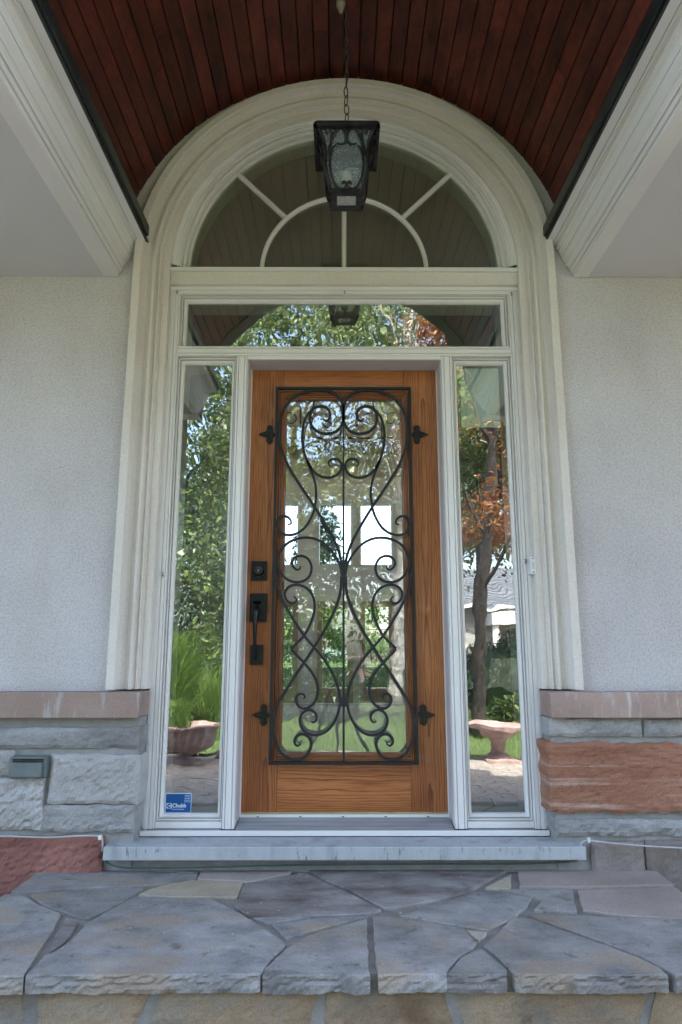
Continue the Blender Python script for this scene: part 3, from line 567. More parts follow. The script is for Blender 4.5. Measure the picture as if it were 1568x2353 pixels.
# lock and handle set
db = MB().box(-.4255, -.3535, .117, .1297, 1.155, 1.243).box(-.4175, -.3615, .1135, .1172, 1.163, 1.235).build('deadbolt', 'hard', dr, bev=.0015)
mb = MB(); n = 28
def disc(mb, cx, cz, prof):
    b = len(mb.v); k = len(prof)
    for r_, y_ in prof:
        for j in range(n): a = 2*PI*j/n; mb.v.append((cx+r_*math.cos(a), y_, cz+r_*math.sin(a)))
    for i in range(k-1): mb.f += [(b+i*n+j, b+i*n+(j+1) % n, b+(i+1)*n+(j+1) % n, b+(i+1)*n+j) for j in range(n)]
    mb.f.append(tuple(b+(k-1)*n+j for j in range(n))); return mb
disc(mb, -.3905, 1.2, [(.026, .1135), (.026, .108), (.022, .094), (.0205, .092), (.019, .0925), (.0185, .0925)]); mb.build('collar', 'hard', db)
disc(MB(), -.3905, 1.2, [(.0183, .094), (.0183, .0915), (.017, .091)]).build('lock_cylinder', 'bronze', db)
MB().box(-.3915, -.3895, .0895, .0912, 1.192, 1.201).build('keyhole', 'plate', db)
hs = MB().box(-.429, -.351, .117, .1297, .968, 1.095).box(-.421, -.359, .1125, .1172, .977, 1.086).build('handle_set', 'hard', dr, bev=.0015)
MB().box(-.421, -.364, .118, .1297, .779, .865).box(-.414, -.371, .114, .1183, .786, .858).build('lower_plate', 'hard', hs, bev=.0015)
gp = cat([(-.394, .118, 1.022), (-.395, .095, 1.022), (-.396, .075, 1.01), (-.397, .066, .985), (-.397, .068, .94), (-.397, .078, .89), (-.397, .09, .845), (-.397, .1, .815), (-.397, .115, .8)], 4)
rad = [.0125+.0035*math.sin(min(1, i/12)*PI)-.006*min(1, max(0, (i-8)/16)) for i in range(len(gp))]
MB().tube(gp, rad, 12).build('grip', 'hard', hs, smooth=True)
mb = disc(MB(), -.393, 1.052, [(.011, .1128), (.011, .1), (.006, .098)]); mb.add([(-.408, .075, 1.058), (-.376, .075, 1.058), (-.372, .09, 1.052), (-.38, .112, 1.046), (-.404, .112, 1.046), (-.412, .09, 1.052), (-.392, .092, 1.044)], [(0, 1, 2, 3, 4, 5), (0, 5, 6), (5, 4, 6), (4, 3, 6), (3, 2, 6), (2, 1, 6), (1, 0, 6)]); mb.build('thumb_latch', 'hard', hs)
disc(MB(), -.397, .797, [(.004, .1135), (.004, .112)]).build('screw', 'chain', hs)

# sidelights, transom, fanlight
SASH = [(0, .16), (0, .022), (.0045, .022), (.005, .014), (.0085, .014), (.009, .036), (.0125, .036), (.013, .024), (.017, .024), (.023, .032), (.0265, .0435), (.0268, .05), (.0268, .16)]
SASH2 = SASH
def window(name, label, x0, x1, z0, z1, group=None):
    r = root(name, label, 'window', ((x0+x1)/2, .04, z0), group)
    MB().ring(x0, x1, z0, z1, SASH2).build('frame', 'white', r)
    MB().box(x0+.02, x1-.02, .0445, .0505, z0+.02, z1-.02).build('pane', 'glass', r)
    return r
sl = window('sidelight', 'narrow sidelight window left of the door with the blue security sticker', -.7815, -.5045, .15, 2.1955)
sr = window('sidelight', 'narrow sidelight window right of the door with pale film across its top', .5045, .7815, .15, 2.1955)
for s, r in ((-1, sl), (1, sr)):
    a, b = sorted((s*.506, s*.7805)); MB().box(a, b, .004, .1, .1245, .1495).build('bottom_rail', 'white', r, bev=.0015)
tw = window('transom_window', 'wide shallow transom window over the door reflecting trees', -.7815, .7815, 2.231, 2.5125)
fw = root('fanlight', 'half-round fanlight window with white sunburst glazing bars above the transom', 'window', (0, .03, 2.62))
ZF = 2.657
MB().arch([(.834, .03), (.834, -.02), (.829, -.028), (.82, -.03), (.812, -.022), (.803, -.02), (.802, -.012), (.792, -.012), (.791, .002), (.787, .004), (.786, .014), (.779, .014), (.777, .004), (.771, .004), (.766, .014), (.765, .032), (.760, .034), (.759, .026), (.755, .026), (.752, .042), (.752, .16), (.834, .16)], ZF, n=90, z0=2.652).build('frame', 'white', fw)
MB().prism([(-.034, 2.617), (-.034, 2.634), (-.026, 2.639), (-.006, 2.642), (-.004, 2.652), (.014, 2.655), (.014, 2.664), (.03, 2.668), (.16, 2.668), (.16, 2.617)], -.8335, .8335, 'x').build('sill', 'white', fw)
def wedge(r0, r1, a0, a1, n=24):
    o_ = [(r1*math.cos(R(a0+(a1-a0)*i/n)), ZF+r1*math.sin(R(a0+(a1-a0)*i/n))) for i in range(n+1)]
    i_ = [(r0*math.cos(R(a0+(a1-a0)*i/n)), ZF+r0*math.sin(R(a0+(a1-a0)*i/n))) for i in range(n, -1, -1)] if r0 > 0 else [(0, ZF)]
    return o_+i_
for r0, r1, a0, a1 in ((.4, .7535, 0, 45), (.4, .7535, 45, 135), (.4, .7535, 135, 180), (0, .3995, 0, 90), (0, .3995, 90, 180)):
    MB().prism(wedge(r0, r1, a0+.02, a1-.02), .0445, .0505).build('pane', 'glass_fan', fw)
MB().prism(wedge(0, .7505, 0, 180, 60), .148, .152).build('toning_sheet', 'tone_sheet', fw, 'grey-brown sheet added behind the fanlight panes to set their even dim tone')  # added sheet, its colour stands in for the dim room behind
def bead(u): return [(.4+u*.0, 0)]
MB().arch([(.4125, .044), (.4125, .032), (.408, .024), (.402, .023), (.396, .028), (.3925, .036), (.3925, .044)], ZF, n=48).build('arched_bar', 'white', fw)
def spoke(ang, r0, r1):
    c, s_ = math.cos(R(ang)), math.sin(R(ang)); sec = [(-.0115, .044), (-.0115, .033), (-.0065, .024), (.0, .022), (.0065, .024), (.0115, .033), (.0115, .044)]
    vs = []; n = len(sec)
    for rr in (r0, r1): vs += [(rr*c-t*s_, y_, ZF+rr*s_+t*c) for t, y_ in sec]
    return MB().add(vs, [(i, i+1, i+1+n, i+n) for i in range(n-1)]+[tuple(range(n)), tuple(range(2*n-1, n-1, -1))])
spoke(45, .41, .757).build('glazing_bar', 'white', fw); spoke(135, .41, .757).build('glazing_bar', 'white', fw); spoke(90, .0, .393).build('glazing_bar', 'white', fw)

# small things on the frame
def hook(x, z, y, label, plate=True):
    r = root('screw_hook', label, 'hook', (x, y, z), 'little wire hooks on the door casing')
    if plate: MB().box(x-.0065, x+.0065, y-.0025, y, z-.014, z+.014).build('backplate', 'plate', r, bev=.002)
    MB().tube(cat([(x, y-.002, z+.004), (x+.001, y-.012, z+.003), (x+.001, y-.016, z-.006), (x+.001, y-.010, z-.012), (x+.001, y-.005, z-.007)], 3), .0017, 6).build('wire', 'iron', r)
hook(-.797, 2.519, -.004, 'dark hook at the upper left corner of the white casing'); hook(.001, 2.519, -.004, 'dark hook at the middle of the casing head above the transom')
hook(.797, 2.512, -.004, 'dark hook at the upper right corner of the white casing'); hook(-.796, 1.172, -.004, 'dark hook halfway down the left casing')
hook(.796, 1.23, -.004, 'dark hook on the right casing beside the doorbell')
bell = root('doorbell', 'small white doorbell button on the edge of the right casing', 'doorbell', (.821, -.01, 1.2))
MB().box(.8085, .8315, -.05, -.003, 1.166, 1.241).build('case', 'plate', bell, bev=.003)
MB().box(.815, .825, -.0525, -.0495, 1.188, 1.22).build('push_button', 'jamb', bell, bev=.0015)
for z in (1.233, 1.174): disc(MB(), .82, z, [(.003, -.0495), (.003, -.051)]).build('screw', 'dark', bell)
# film and sticker
def rrect(x0, x1, z0, z1, r_):
    o_ = []
    for cx, cz, a0 in ((x1-r_, z1-r_, 0), (x0+r_, z1-r_, 90), (x0+r_, z0+r_, 180), (x1-r_, z0+r_, 270)):
        o_ += [(cx+r_*math.cos(R(a0+t)), cz+r_*math.sin(R(a0+t))) for t in range(0, 91, 18)]
    return o_
o = MB().prism(rrect(.549, .733, 1.863, 2.158, .008), .0515, .0525).build('window_film', 'film', None); top(o, 'pale translucent rectangle of film inside the top of the right sidelight', 'film')
st = root('security_sticker', 'blue Chubb Security Systems sticker in the lower left corner of the left sidelight', 'sticker', (-.7, .043, .178))
sx0, sx1, sz0, sz1 = -.7525, -.6425, .177, .2545
MB().prism(rrect(sx0, sx1, sz0, sz1, .005), .0436, .0444).build('white_border', 'print', st)
MB().prism(rrect(sx0+.0035, sx1-.0018, sz0+.0012, sz1-.0035, .004), .0430, .0435).build('blue_face', 'blue', st)
pw, ph = sx1-sx0, sz1-sz0
def SP(u, v_): return sx0+pw*u, sz0+ph*v_     # place in the printed area
for i in range(5):
    x0, z_ = SP(.745-.004*i, .885-.083*i); x1, _ = SP(.965, 0); MB().box(x0, x1, .0425, .0429, z_-.0008, z_+.0008).build('stripe', 'print', st)
x0, z0 = SP(.07, .215); x1, z1 = SP(.265, .48); cx, cz = (x0+x1)/2, (z0+z1)/2
MB().box(x0, x1, .0425, .0429, z0, z1).build('emblem_square', 'print', st)
def sector(r0, r1, a0, a1): return [(cx+r1*math.cos(R(a0+(a1-a0)*i/24)), cz+r1*math.sin(R(a0+(a1-a0)*i/24))) for i in range(25)]+[(cx+r0*math.cos(R(a0+(a1-a0)*i/24)), cz+r0*math.sin(R(a0+(a1-a0)*i/24))) for i in range(24, -1, -1)]
MB().prism(sector(.0028, .0088, 22, 338), .0420, .0424).build('emblem_letter', 'blue', st)
def text(body, u, v_, size, bold, par):
    cu = bpy.data.curves.new('lettering', 'FONT'); cu.body = body; cu.size = size; cu.offset = bold; cu.extrude = .0001
    ob = bpy.data.objects.new('tmp', cu); COL.objects.link(ob); bpy.context.view_layer.update()
    me = bpy.data.meshes.new_from_object(ob.evaluated_get(bpy.context.evaluated_depsgraph_get())); bpy.data.objects.remove(ob)
    x, z = SP(u, v_); off = OFF[par]; wd = max(v.co.x for v in me.vertices) or 1
    for v in me.vertices: v.co = Vector((x+v.co.x-off[0], .0424-v.co.z-off[1], z+v.co.y-off[2]))
    me.materials.clear(); me.materials.append(M['print']); ob = bpy.data.objects.new('lettering', me); COL.objects.link(ob); ob.parent = par; OFF[ob] = off; return ob
text('Chubb', .285, .27, .0215, .00055, st); text('Security Systems', .285, .145, .0074, .0001, st)
# outlet cover and cables
oc = root('outlet_cover', 'grey weatherproof outlet cover set between the stones left of the door', 'outlet cover', (-1.252, -.13, .35))
MB().box(-1.322, -1.183, -.155, -.12, .349, .431).build('housing', 'grey_plastic', oc, bev=.004)
MB().box(-1.316, -1.193, -.171, -.1555, .353, .407).build('flap', 'grey_plastic', oc, bev=.004)
MB().box(-1.314, -1.195, -.158, -.1553, .41, .421).build('hinge_slot', 'dark', oc)
MB().tube([(-1.312, -.16, .416), (-1.197, -.16, .416)], .003, 8).build('hinge_pin', 'chain', oc)
MB().box(-1.32, -1.186, -.173, -.155, .4225, .4295).build('hood', 'grey_plastic', oc, bev=.002)
cb = root('cable', 'thin grey cable running along the left stone wall to the step', 'cable', (-1.1, -.15, .13))
MB().tube(cat([(-2.4, -.158, .152), (-1.7, -.158, .138), (-1.35, -.158, .137), (-1.165, -.158, .132), (-1.03, -.157, .137), (-.968, -.157, .137), (-.945, -.157, .131), (-.938, -.16, .115), (-.94, -.15, .08)], 4), .0033, 8).build('sheath', 'cable', cb, smooth=True)
MB().box(-.955, -.943, -.166, -.15, .124, .14).build('clip', 'plate', cb, bev=.002)
cb = root('cable', 'thin pale cable running from the step corner along the right stone wall', 'cable', (1.1, -.15, .1))
MB().tube(cat([(2.3, -.16, .05), (1.6, -.16, .078), (1.309, -.16, .092), (1.141, -.16, .101), (.99, -.158, .114), (.95, -.157, .118), (.925, -.158, .116), (.912, -.158, .104), (.91, -.15, .085)], 4), .0033, 8).build('sheath', 'cable', cb, smooth=True)
MB().box(.94, .95, -.166, -.15, .112, .13).build('clip', 'plate', cb, bev=.002)
o = MB().tube(cat([(-.93, -.15, .045), (-.88, -.158, .028), (-.8, -.16, .022), (-.6, -.158, .023), (-.2, -.15, .03), (.3, -.15, .033), (.7, -.15, .034), (.9, -.14, .04)], 4), .0032, 8).build('cable', 'cable_dark', None, smooth=True)
top(o, 'dark green cable sagging in the shadow under the door step', 'cable')

# lantern
LX, LY = .006, -.475; ZT = 2.922; ZB = 2.672; H = ZT-ZB
ln = root('hanging_lantern', 'black iron porch lantern with scrolled sides and seeded glass hanging on a chain', 'lantern', (LX, LY, ZB))
mb = MB().prism(rrect(LX-.1355, LX+.1355, LY-.1355, LY+.1355, .02), ZT, ZT+.018, 'z').prism(rrect(LX-.125, LX+.125, LY-.125, LY+.125, .02), ZT+.018, ZT+.024, 'z').prism(rrect(LX-.08, LX+.08, LY-.08, LY+.08, .02), ZT+.024, ZT+.036, 'z').prism(rrect(LX-.05, LX+.05, LY-.05, LY+.05, .02), ZT+.036, ZT+.05, 'z')
mb.build('cap', 'bronze', ln, bev=.004)
for q in range(4):
    a = q*PI/2; c, s_ = math.cos(a), math.sin(a); mb = MB()
    for x0, x1, y0, y1 in ((-.134, .134, -.134, -.12),):
        vs = [(x, y, z) for x in (x0, x1) for y in (y0, y1) for z in (ZT-.008, ZT)]
        mb.add([(LX+x*c-y*s_, LY+x*s_+y*c, z) for x, y, z in vs], [(0, 1, 3, 2), (4, 6, 7, 5), (0, 4, 5, 1), (2, 3, 7, 6), (0, 2, 6, 4), (1, 5, 7, 3)])
    mb.build('cap_lip', 'bronze', ln)
WP = [(0, .112), (.1, .098), (.2, .09), (.35, .0875), (.5, .0865), (.65, .083), (.8, .075), (.9, .068), (1, .0615)]
def wv(v_):
    for (a, wa), (b, wb) in zip(WP, WP[1:]):
        if v_ <= b: return wa+(wb-wa)*(v_-a)/(b-a)
    return WP[-1][1]
def side(u, v_, q, out=0):        # u metres across, v 0 top .. 1 bottom, q which face
    d = wv(max(0, min(1, v_)))+out; x, y = u, -d; a = q*PI/2
    return (LX+x*math.cos(a)-y*math.sin(a), LY+x*math.sin(a)+y*math.cos(a), ZT-v_*H)
def lpx(p, sc=.000262): return (p[0]-810)*sc, (p[1]-395)/945
ov = [(662, 590), (700, 612), (750, 605), (790, 570), (802, 500), (775, 430), (715, 397), (655, 428), (605, 500), (565, 590), (540, 690), (530, 780)]
ov2 = [(640, 625), (592, 685), (562, 770), (550, 900), (560, 1050), (592, 1180), (650, 1280), (725, 1318), (785, 1292), (800, 1245), (780, 1212), (752, 1215), (750, 1243)]
ov3 = [(525, 470), (500, 462), (496, 420), (530, 400), (562, 430), (572, 510), (560, 600), (540, 680)]
for q in range(4):
    for P in (ov, ov2, ov3):
        for s in (1, -1):
            pts = [side(s*lpx(p)[0], lpx(p)[1], q, .003) for p in P]
            cp = cat(pts, 4); n_ = len(cp); MB().tube(cp, [.0046-.0016*max(0, 1-i/8)+.001*(i > 14) for i in range(n_)], 6).build('scroll', 'bronze', ln)
    pts = [side(wv(v_)*.98, v_, q, .001) for v_ in [i/16 for i in range(17)]]
    MB().tube(pts, .0062, 6).build('corner_post', 'bronze', ln)
    vs = []; fs = []
    for i in range(17):
        v_ = i/16; a = wv(v_)-.006; vs += [side(-a, v_, q, -.006), side(a, v_, q, -.006)]
    fs = [(2*i, 2*i+1, 2*i+3, 2*i+2) for i in range(16)]
    MB().add(vs, fs).build('glass_panel', 'seeded', ln)
w0 = .0635
mb = MB()
for x0, x1, y0, y1 in ((-w0, w0, -w0, -.037), (-w0, w0, .028, w0), (-w0, -.039, -.0368, .0278), (.039, w0, -.0368, .0278)): mb.box(LX+x0, LX+x1, LY+y0, LY+y1, ZB-.006, ZB+.012)
mb.build('base', 'bronze', ln, bev=.0015)
MB().box(LX-.0388, LX+.0388, LY-.0366, LY+.0276, ZB-.002, ZB+.001).build('base_glass', 'frost', ln)
MB().lathe([(.001, .0), (.012, .002), (.013, .05), (.012, .055), (.022, .075), (.024, .1), (.018, .12), (.006, .13), (.001, .131)], (LX, LY, ZB+.012), 20).build('bulb', 'bulb', ln, smooth=True)
ch = MB().tube([(LX+.016*math.cos(t*PI/9), LY, ZT+.062+.016*math.sin(t*PI/9)) for t in range(18)], .0026, 6, True).build('top_ring', 'iron', ln)
zc = ZT+.1; k = 0
def link(zc, ang, tilt, dx):
    pts = []
    for t in range(16):
        a = 2*PI*t/16; u = .0095*math.cos(a); v_ = .0265*math.sin(a)+tilt*u; pts.append((LX+dx+u*math.cos(ang), LY+u*math.sin(ang), zc+v_))
    return MB().tube(pts, .0024, 6, True)
while zc < 3.655:
    ang = (k % 2)*PI/2+.5+.35*math.sin(k*2.3); link(zc, ang, .25*math.sin(k*1.7), .002*math.sin(k*1.3)).build('chain_link', 'chain', ln); zc += .0435; k += 1
o = MB().lathe([(.002, 0), (.007, .003), (.011, .012), (.013, .03), (.02, .034), (.02, .06), (.001, .061)], (LX-.024, LY-.01, 3.592), 16).build('ceiling_knob', 'flag_tan', None, smooth=True)
top(o, 'small frayed beige knob on the vault beside the lantern chain', 'ceiling knob')

# ================================================================ INSIDE THE HOUSE
hf = root('hall_floor', 'dark wood hall floor with a lower room beyond', 'floor', (0, 3, .1), kind='structure')
MB().box(-3.2, 3.2, .17, 6.2, .02, .13).build('upper_floor', 'floor_wood', hf); MB().box(-3.2, 3.2, 6.2, 10, -.5, -.4).build('lower_floor', 'floor_wood', hf)
MB().box(-3.2, 3.2, 6.16, 6.2, .131, .15).build('floor_edge', 'white', hf)
hw = root('hall_wall', 'tan painted walls and ceiling of the hall', 'wall', (0, 3, .1), kind='structure')
for a, b in ((-3.4, -3.2), (3.2, 3.4)):
    for y0, y1, z0, z1 in ((.155, 1.2, -.6, 5.25), (9.2, 10.2, -.6, 5.25), (1.2, 9.2, -.6, .8), (1.2, 9.2, 4.9, 5.25), (4.6, 5.4, .8, 4.9)): MB().box(a, b, y0, y1, z0, z1).build('side_wall', 'wall_in', hw)
    for y0, y1 in ((1.2, 4.6), (5.4, 9.2)): MB().box(a+.08, a+.09, y0, y1, .8, 4.9).build('fill_light_pane', 'glass_fill_light', hw)  # unseen side windows added to let more daylight into the hall
MB().box(-3.2, 3.2, .155, 10.2, 5.15, 5.25).build('hall_ceiling', 'wall_in', hw)
for s in (-1, 1):   # inner lining of the front wall
    a, b = sorted((s*.84, s*3.2)); MB().box(a, b, .155, .175, .13, 5.15).build('inner_lining', 'wall_in', hw)
MB().box(-.84, .84, .155, .175, 3.55, 5.15).build('inner_lining', 'wall_in', hw)
vw = root('backdrop', 'dark side screens and pale upper screen, unseen, added to tone the view through the glass', 'backdrop', (0, 1, .13), kind='structure')  # unseen screens added to control how bright the glass looks
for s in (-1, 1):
    a, b = sorted((s*1.12, s*1.2)); MB().box(a, b, .176, 4.7, .131, 3.15).build('dark_screen', 'screen_dark', vw)  # added to keep the bright hall out of the sidelights
MB().box(-1.6, 1.6, 2.3, 2.4, 2.9, 5.14).build('upper_screen', 'taupe', vw)  # added to give the upper panes an even, dim background
# back wall with openings
WX = [(-1.75, -.79), (-.43, .24), (.37, 1.02), (1.5, 2.3)]
xs = [-3.2]+[v for a in WX for v in a]+[3.2]
for i in range(0, len(xs), 2): MB().box(xs[i], xs[i+1], 10, 10.2, -.6, 5.15).build('back_wall_pier', 'wall_in', hw)
for a, b in WX:
    MB().box(a, b, 10, 10.2, 3.62, 5.15).build('back_wall_panel', 'wall_in', hw); MB().box(a, b, 10, 10.2, 1.72, 2.39).build('back_wall_panel', 'wall_in', hw); MB().box(a, b, 10, 10.2, -.6, -.4).build('back_wall_panel', 'wall_in', hw)
for a, b in WX:
    r = root('back_window', {0: 'tall upper back window seen at the left edge of the door glass', 1: 'tall upper back window seen left of the grille centre bar', 2: 'tall upper back window seen right of the grille centre bar', 3: 'upper back window farthest right inside the hall'}[WX.index((a, b))], 'window', ((a+b)/2, 10.05, 2.39), 'windows in the back wall of the hall')
    MB().ring(a, b, 2.39, 3.62, [(0, 10), (0, 9.97), (.03, 9.97), (.035, 10.03), (.035, 10.1)]).build('frame', 'white', r)
    MB().box(a+.03, b-.03, 10.04, 10.045, 2.42, 3.59).build('pane', 'glass_dim', r)
for i, (a, b) in enumerate(WX):
    r = root('french_door', ['glazed back door seen at the left edge of the door glass', 'glazed back door seen left of the grille centre bar', 'glazed back door seen right of the grille centre bar', 'glazed back door farthest right inside the hall'][i], 'door', ((a+b)/2, 10.05, -.4), 'glazed doors in the back wall of the hall')
    MB().ring(a, b, -.4, 1.72, [(0, 10), (0, 9.96), (.1, 9.96), (.105, 10.03), (.105, 10.1)]).build('leaf', 'wood_in', r)
    MB().box(a+.1, b-.1, 9.965, 10.09, -.31, .13).build('bottom_panel', 'wood_in', r)
    MB().box(a+.09, b-.09, 10.04, 10.045, .13, 1.63).build('pane', 'glass_dim', r)
    for z in (1.41, 1.19): MB().box(a+.105, b-.105, 10.02, 10.035, z, z+.012).build('muntin', 'iron', r)
    MB().box((a+b)/2-.006, (a+b)/2+.006, 10.019, 10.034, 1.2, 1.62).build('muntin', 'iron', r)
lg = root('landing', 'upper landing crossing the hall with its iron scroll railing', 'landing', (0, 5.2, 3.1), kind='structure')
MB().box(-3.2, 3.2, 5, 6.1, 3.16, 3.31).build('landing_floor', 'wall_in', lg)
MB().box(-3.2, 3.2, 4.98, 5.0, 3.155, 3.33).build('landing_edge', 'wood_in', lg)
ra = root('railing', 'black iron railing of scrolls along the upper landing', 'railing', (0, 5.02, 3.31))
for z in (3.38, 3.86, 4.06, 4.22): MB().tube([(-3.2, 5.03, z), (3.2, 5.03, z)], .011, 6).build('rail', 'iron', ra)
def spir(cx, cz, r0, turns, s, n=26):
    return [(cx+s*r0*(1-.8*t/n)*math.cos(turns*2*PI*t/n-PI/2), 5.03, cz+r0*(1-.8*t/n)*math.sin(turns*2*PI*t/n-PI/2)) for t in range(n+1)]
for i in range(-5, 6):
    cx = i*.5
    MB().tube([(cx, 5.03, 3.33), (cx, 5.03, 4.22)], .009, 6).build('baluster', 'iron', ra)
    for s in (-1, 1):
        MB().tube(spir(cx+s*.12, 3.62, .12, 1.4, s), .008, 5).build('scroll', 'iron', ra); MB().tube(spir(cx+s*.1, 3.97, .09, 1.3, -s), .007, 5).build('scroll', 'iron', ra)

# ================================================================ GROUNDS
GZ = -.36
g = MB().add([(-180, -180, GZ-.03), (180, -180, GZ-.03), (180, 180, GZ-.03), (-180, 180, GZ-.03)], [(0, 1, 2, 3)]).build('ground', 'soil', None); top(g, 'dark garden soil all round the house', 'ground', kind='structure')
mb = MB(); nx, ny = 60, 60
for j in range(ny+1):
    for i in range(nx+1):
        x = -30+60*i/nx; y = -5.1-18*j/ny+.25*math.sin(x*.6); mb.v.append((x, y, GZ+.01+.05*hsh(x*.3, y*.3, 1)))
mb.f += [(j*(nx+1)+i, j*(nx+1)+i+1, (j+1)*(nx+1)+i+1, (j+1)*(nx+1)+i) for j in range(ny) for i in range(nx)]
o = mb.build('lawn', 'lawn', None, smooth=True); top(o, 'sunlit green lawn in front of the porch', 'lawn', kind='structure')
o = MB().add([(-30, 10.6, GZ), (30, 10.6, GZ), (30, 45, GZ+1.2), (-30, 45, GZ+1.2)], [(0, 1, 2, 3)]).build('back_lawn', 'lawn', None); top(o, 'green lawn behind the house seen through the hall', 'lawn', kind='structure')
o = MB().box(-60, 60, -27.5, -23.5, GZ-.02, GZ+.02).build('road', 'asphalt', None); top(o, 'grey road beyond the front garden', 'road', kind='structure')
o = MB().box(-60, 60, -23.3, -21.9, GZ+.03, GZ+.06).build('pavement', 'render', None); top(o, 'pale pavement along the road', 'pavement', kind='structure')
pv = root('paved_path', 'brick paved forecourt between the porch and the lawn', 'paving', (0, -3, GZ), kind='structure')
MB().box(-3.2, 3.2, -4.95, -1.37, GZ-.03, GZ+.004).build('sand_bed', 'joint', pv)
mb = MB(); yy = -1.4; k = 0
while yy > -4.9:
    xx = -3.2+(k % 2)*.1
    while xx < 3.1:
        dz = random.uniform(0, .003); mb.box(xx+.003, xx+.197, yy-.097, yy-.003, GZ-.02, GZ+.018+dz); xx += .2
    yy -= .1; k += 1
mb.build('paving_brick', 'paver', pv, kind='stuff')

def leafmesh(name, mat, pts, size, parent, asp=.55, droop=.3, kind=None, up=None, jit=.5, fold=False):
    n = len(pts); d = RNG.normal(size=(n, 3)); d[:, 2] -= droop*1.6; d /= np.linalg.norm(d, axis=1)[:, None]
    if up is not None: d = d*.45+up; d /= np.linalg.norm(d, axis=1)[:, None]
    e = np.cross(d, RNG.normal(size=(n, 3))); e /= np.linalg.norm(e, axis=1)[:, None]
    s = size*(1+jit*RNG.normal(size=n).clip(-1.5, 1.5))[:, None]; a = d*s; b = e*s*asp*.5
    V = np.stack([pts, pts+a*.45+b, pts+a, pts+a*.45-b], 1).reshape(-1, 3)
    off = np.array(OFF[parent]) if parent is not None else np.zeros(3); V = V-off
    me = bpy.data.meshes.new(name); me.vertices.add(4*n); me.vertices.foreach_set('co', V.astype(np.float32).ravel())
    me.loops.add(4*n); me.loops.foreach_set('vertex_index', np.arange(4*n, dtype=np.int32)); me.polygons.add(n)
    me.polygons.foreach_set('loop_start', np.arange(0, 4*n, 4, dtype=np.int32)); me.polygons.foreach_set('loop_total', np.full(n, 4, dtype=np.int32))
    me.update(calc_edges=True); me.materials.append(M[mat]); o = bpy.data.objects.new(name, me); COL.objects.link(o); o.parent = parent
    OFF[o] = Vector(off); 
    if kind: o['kind'] = kind
    return o
def broadleaf(name, label, x, y, h, z0, rad, n, leaf, mat, bark='bark', tr=.16, nc=46, lean=(0, 0), group='trees in the garden', asp=.55, droop=.3, gz=None, tiers=None):
    g0 = GZ if gz is None else gz
    r = root(name, label, 'tree', (x, y, g0), group); lx, ly = lean; rn = random.Random(int(x*131+y*17))
    trk = cat([(x, y, g0-.05), (x+lx*.3+rn.uniform(-.1, .1), y+ly*.3, g0+h*.25), (x+lx*.7+rn.uniform(-.15, .15), y+ly*.7, g0+h*.5), (x+lx, y+ly, g0+h*.78)], 4)
    k = len(trk); mb = MB().tube(trk, [tr*(1.25 if i == 0 else 1-.75*i/k) for i in range(k)], 10); cs = []
    for i in range(nc):
        a = rn.uniform(0, 2*PI); t = rn.random()**.6; zz = z0+(h-z0)*rn.random() if not tiers else rn.choice(tiers)+rn.uniform(-.12, .12); q = 1-((zz-(z0+h)/2)/((h-z0)/2*1.08))**2
        rr = rad*math.sqrt(max(.05, q))*(.25+.75*t); cs.append((x+lx+rr*math.cos(a), y+ly+rr*math.sin(a), g0+zz))
    mb.build('trunk', bark, r, smooth=True)
    lim = MB()
    for c in cs[::2]:
        j = min(k-2, max(3, int(k*(.35+.55*(c[2]-g0-z0)/(h-z0+.01)))));  p = trk[j]
        m = ((p[0]+c[0])/2+rn.uniform(-.2, .2), (p[1]+c[1])/2, (p[2]+c[2])/2+.25); lim.tube(cat([p, m, c], 3), [tr*.3, tr*.27, tr*.22, tr*.18, tr*.14, tr*.1, tr*.05][:7], 5)
    lim.build('limbs', bark, r)
    C = np.array(cs); idx = RNG.integers(0, len(cs), n); sg = rad*.16
    P = C[idx]+RNG.normal(size=(n, 3))*np.array([sg, sg, sg*.75])*(.6+.8*RNG.random((len(cs), 1))[idx])
    leafmesh('crown', mat, P, leaf, r, asp, droop); return r
def spruce(name, label, x, y, h, rad, n, group='trees in the garden', leaf=.16, gz=None, z0=.6):
    g0 = GZ if gz is None else gz
    r = root(name, label, 'tree', (x, y, g0), group); MB().tube([(x, y, g0-.05), (x, y, g0+h*.97)], [h*.02, .02], 8).build('trunk', 'bark', r)
    pts = []; tiers = int(h/.38)
    per = max(6, n//(tiers*9))
    for t in range(tiers):
        z = z0+(h-z0)*t/tiers; R0 = rad*(1-t/tiers)**.85+.1
        for b in range(9):
            a = RNG.uniform(0, 2*PI); L = R0*RNG.uniform(.7, 1.08); s = RNG.random(per)**.7
            px = x+L*s*math.cos(a)+RNG.normal(size=per)*.07*(1+L*.5); py = y+L*s*math.sin(a)+RNG.normal(size=per)*.07*(1+L*.5); pz = g0+z+.12*L*np.sin(s*2.6)-L*.28*s-RNG.random(per)*.14
            pts.append(np.stack([px, py, pz], 1))
    leafmesh('crown', 'needle', np.concatenate(pts), leaf, r, .22, .6); return r
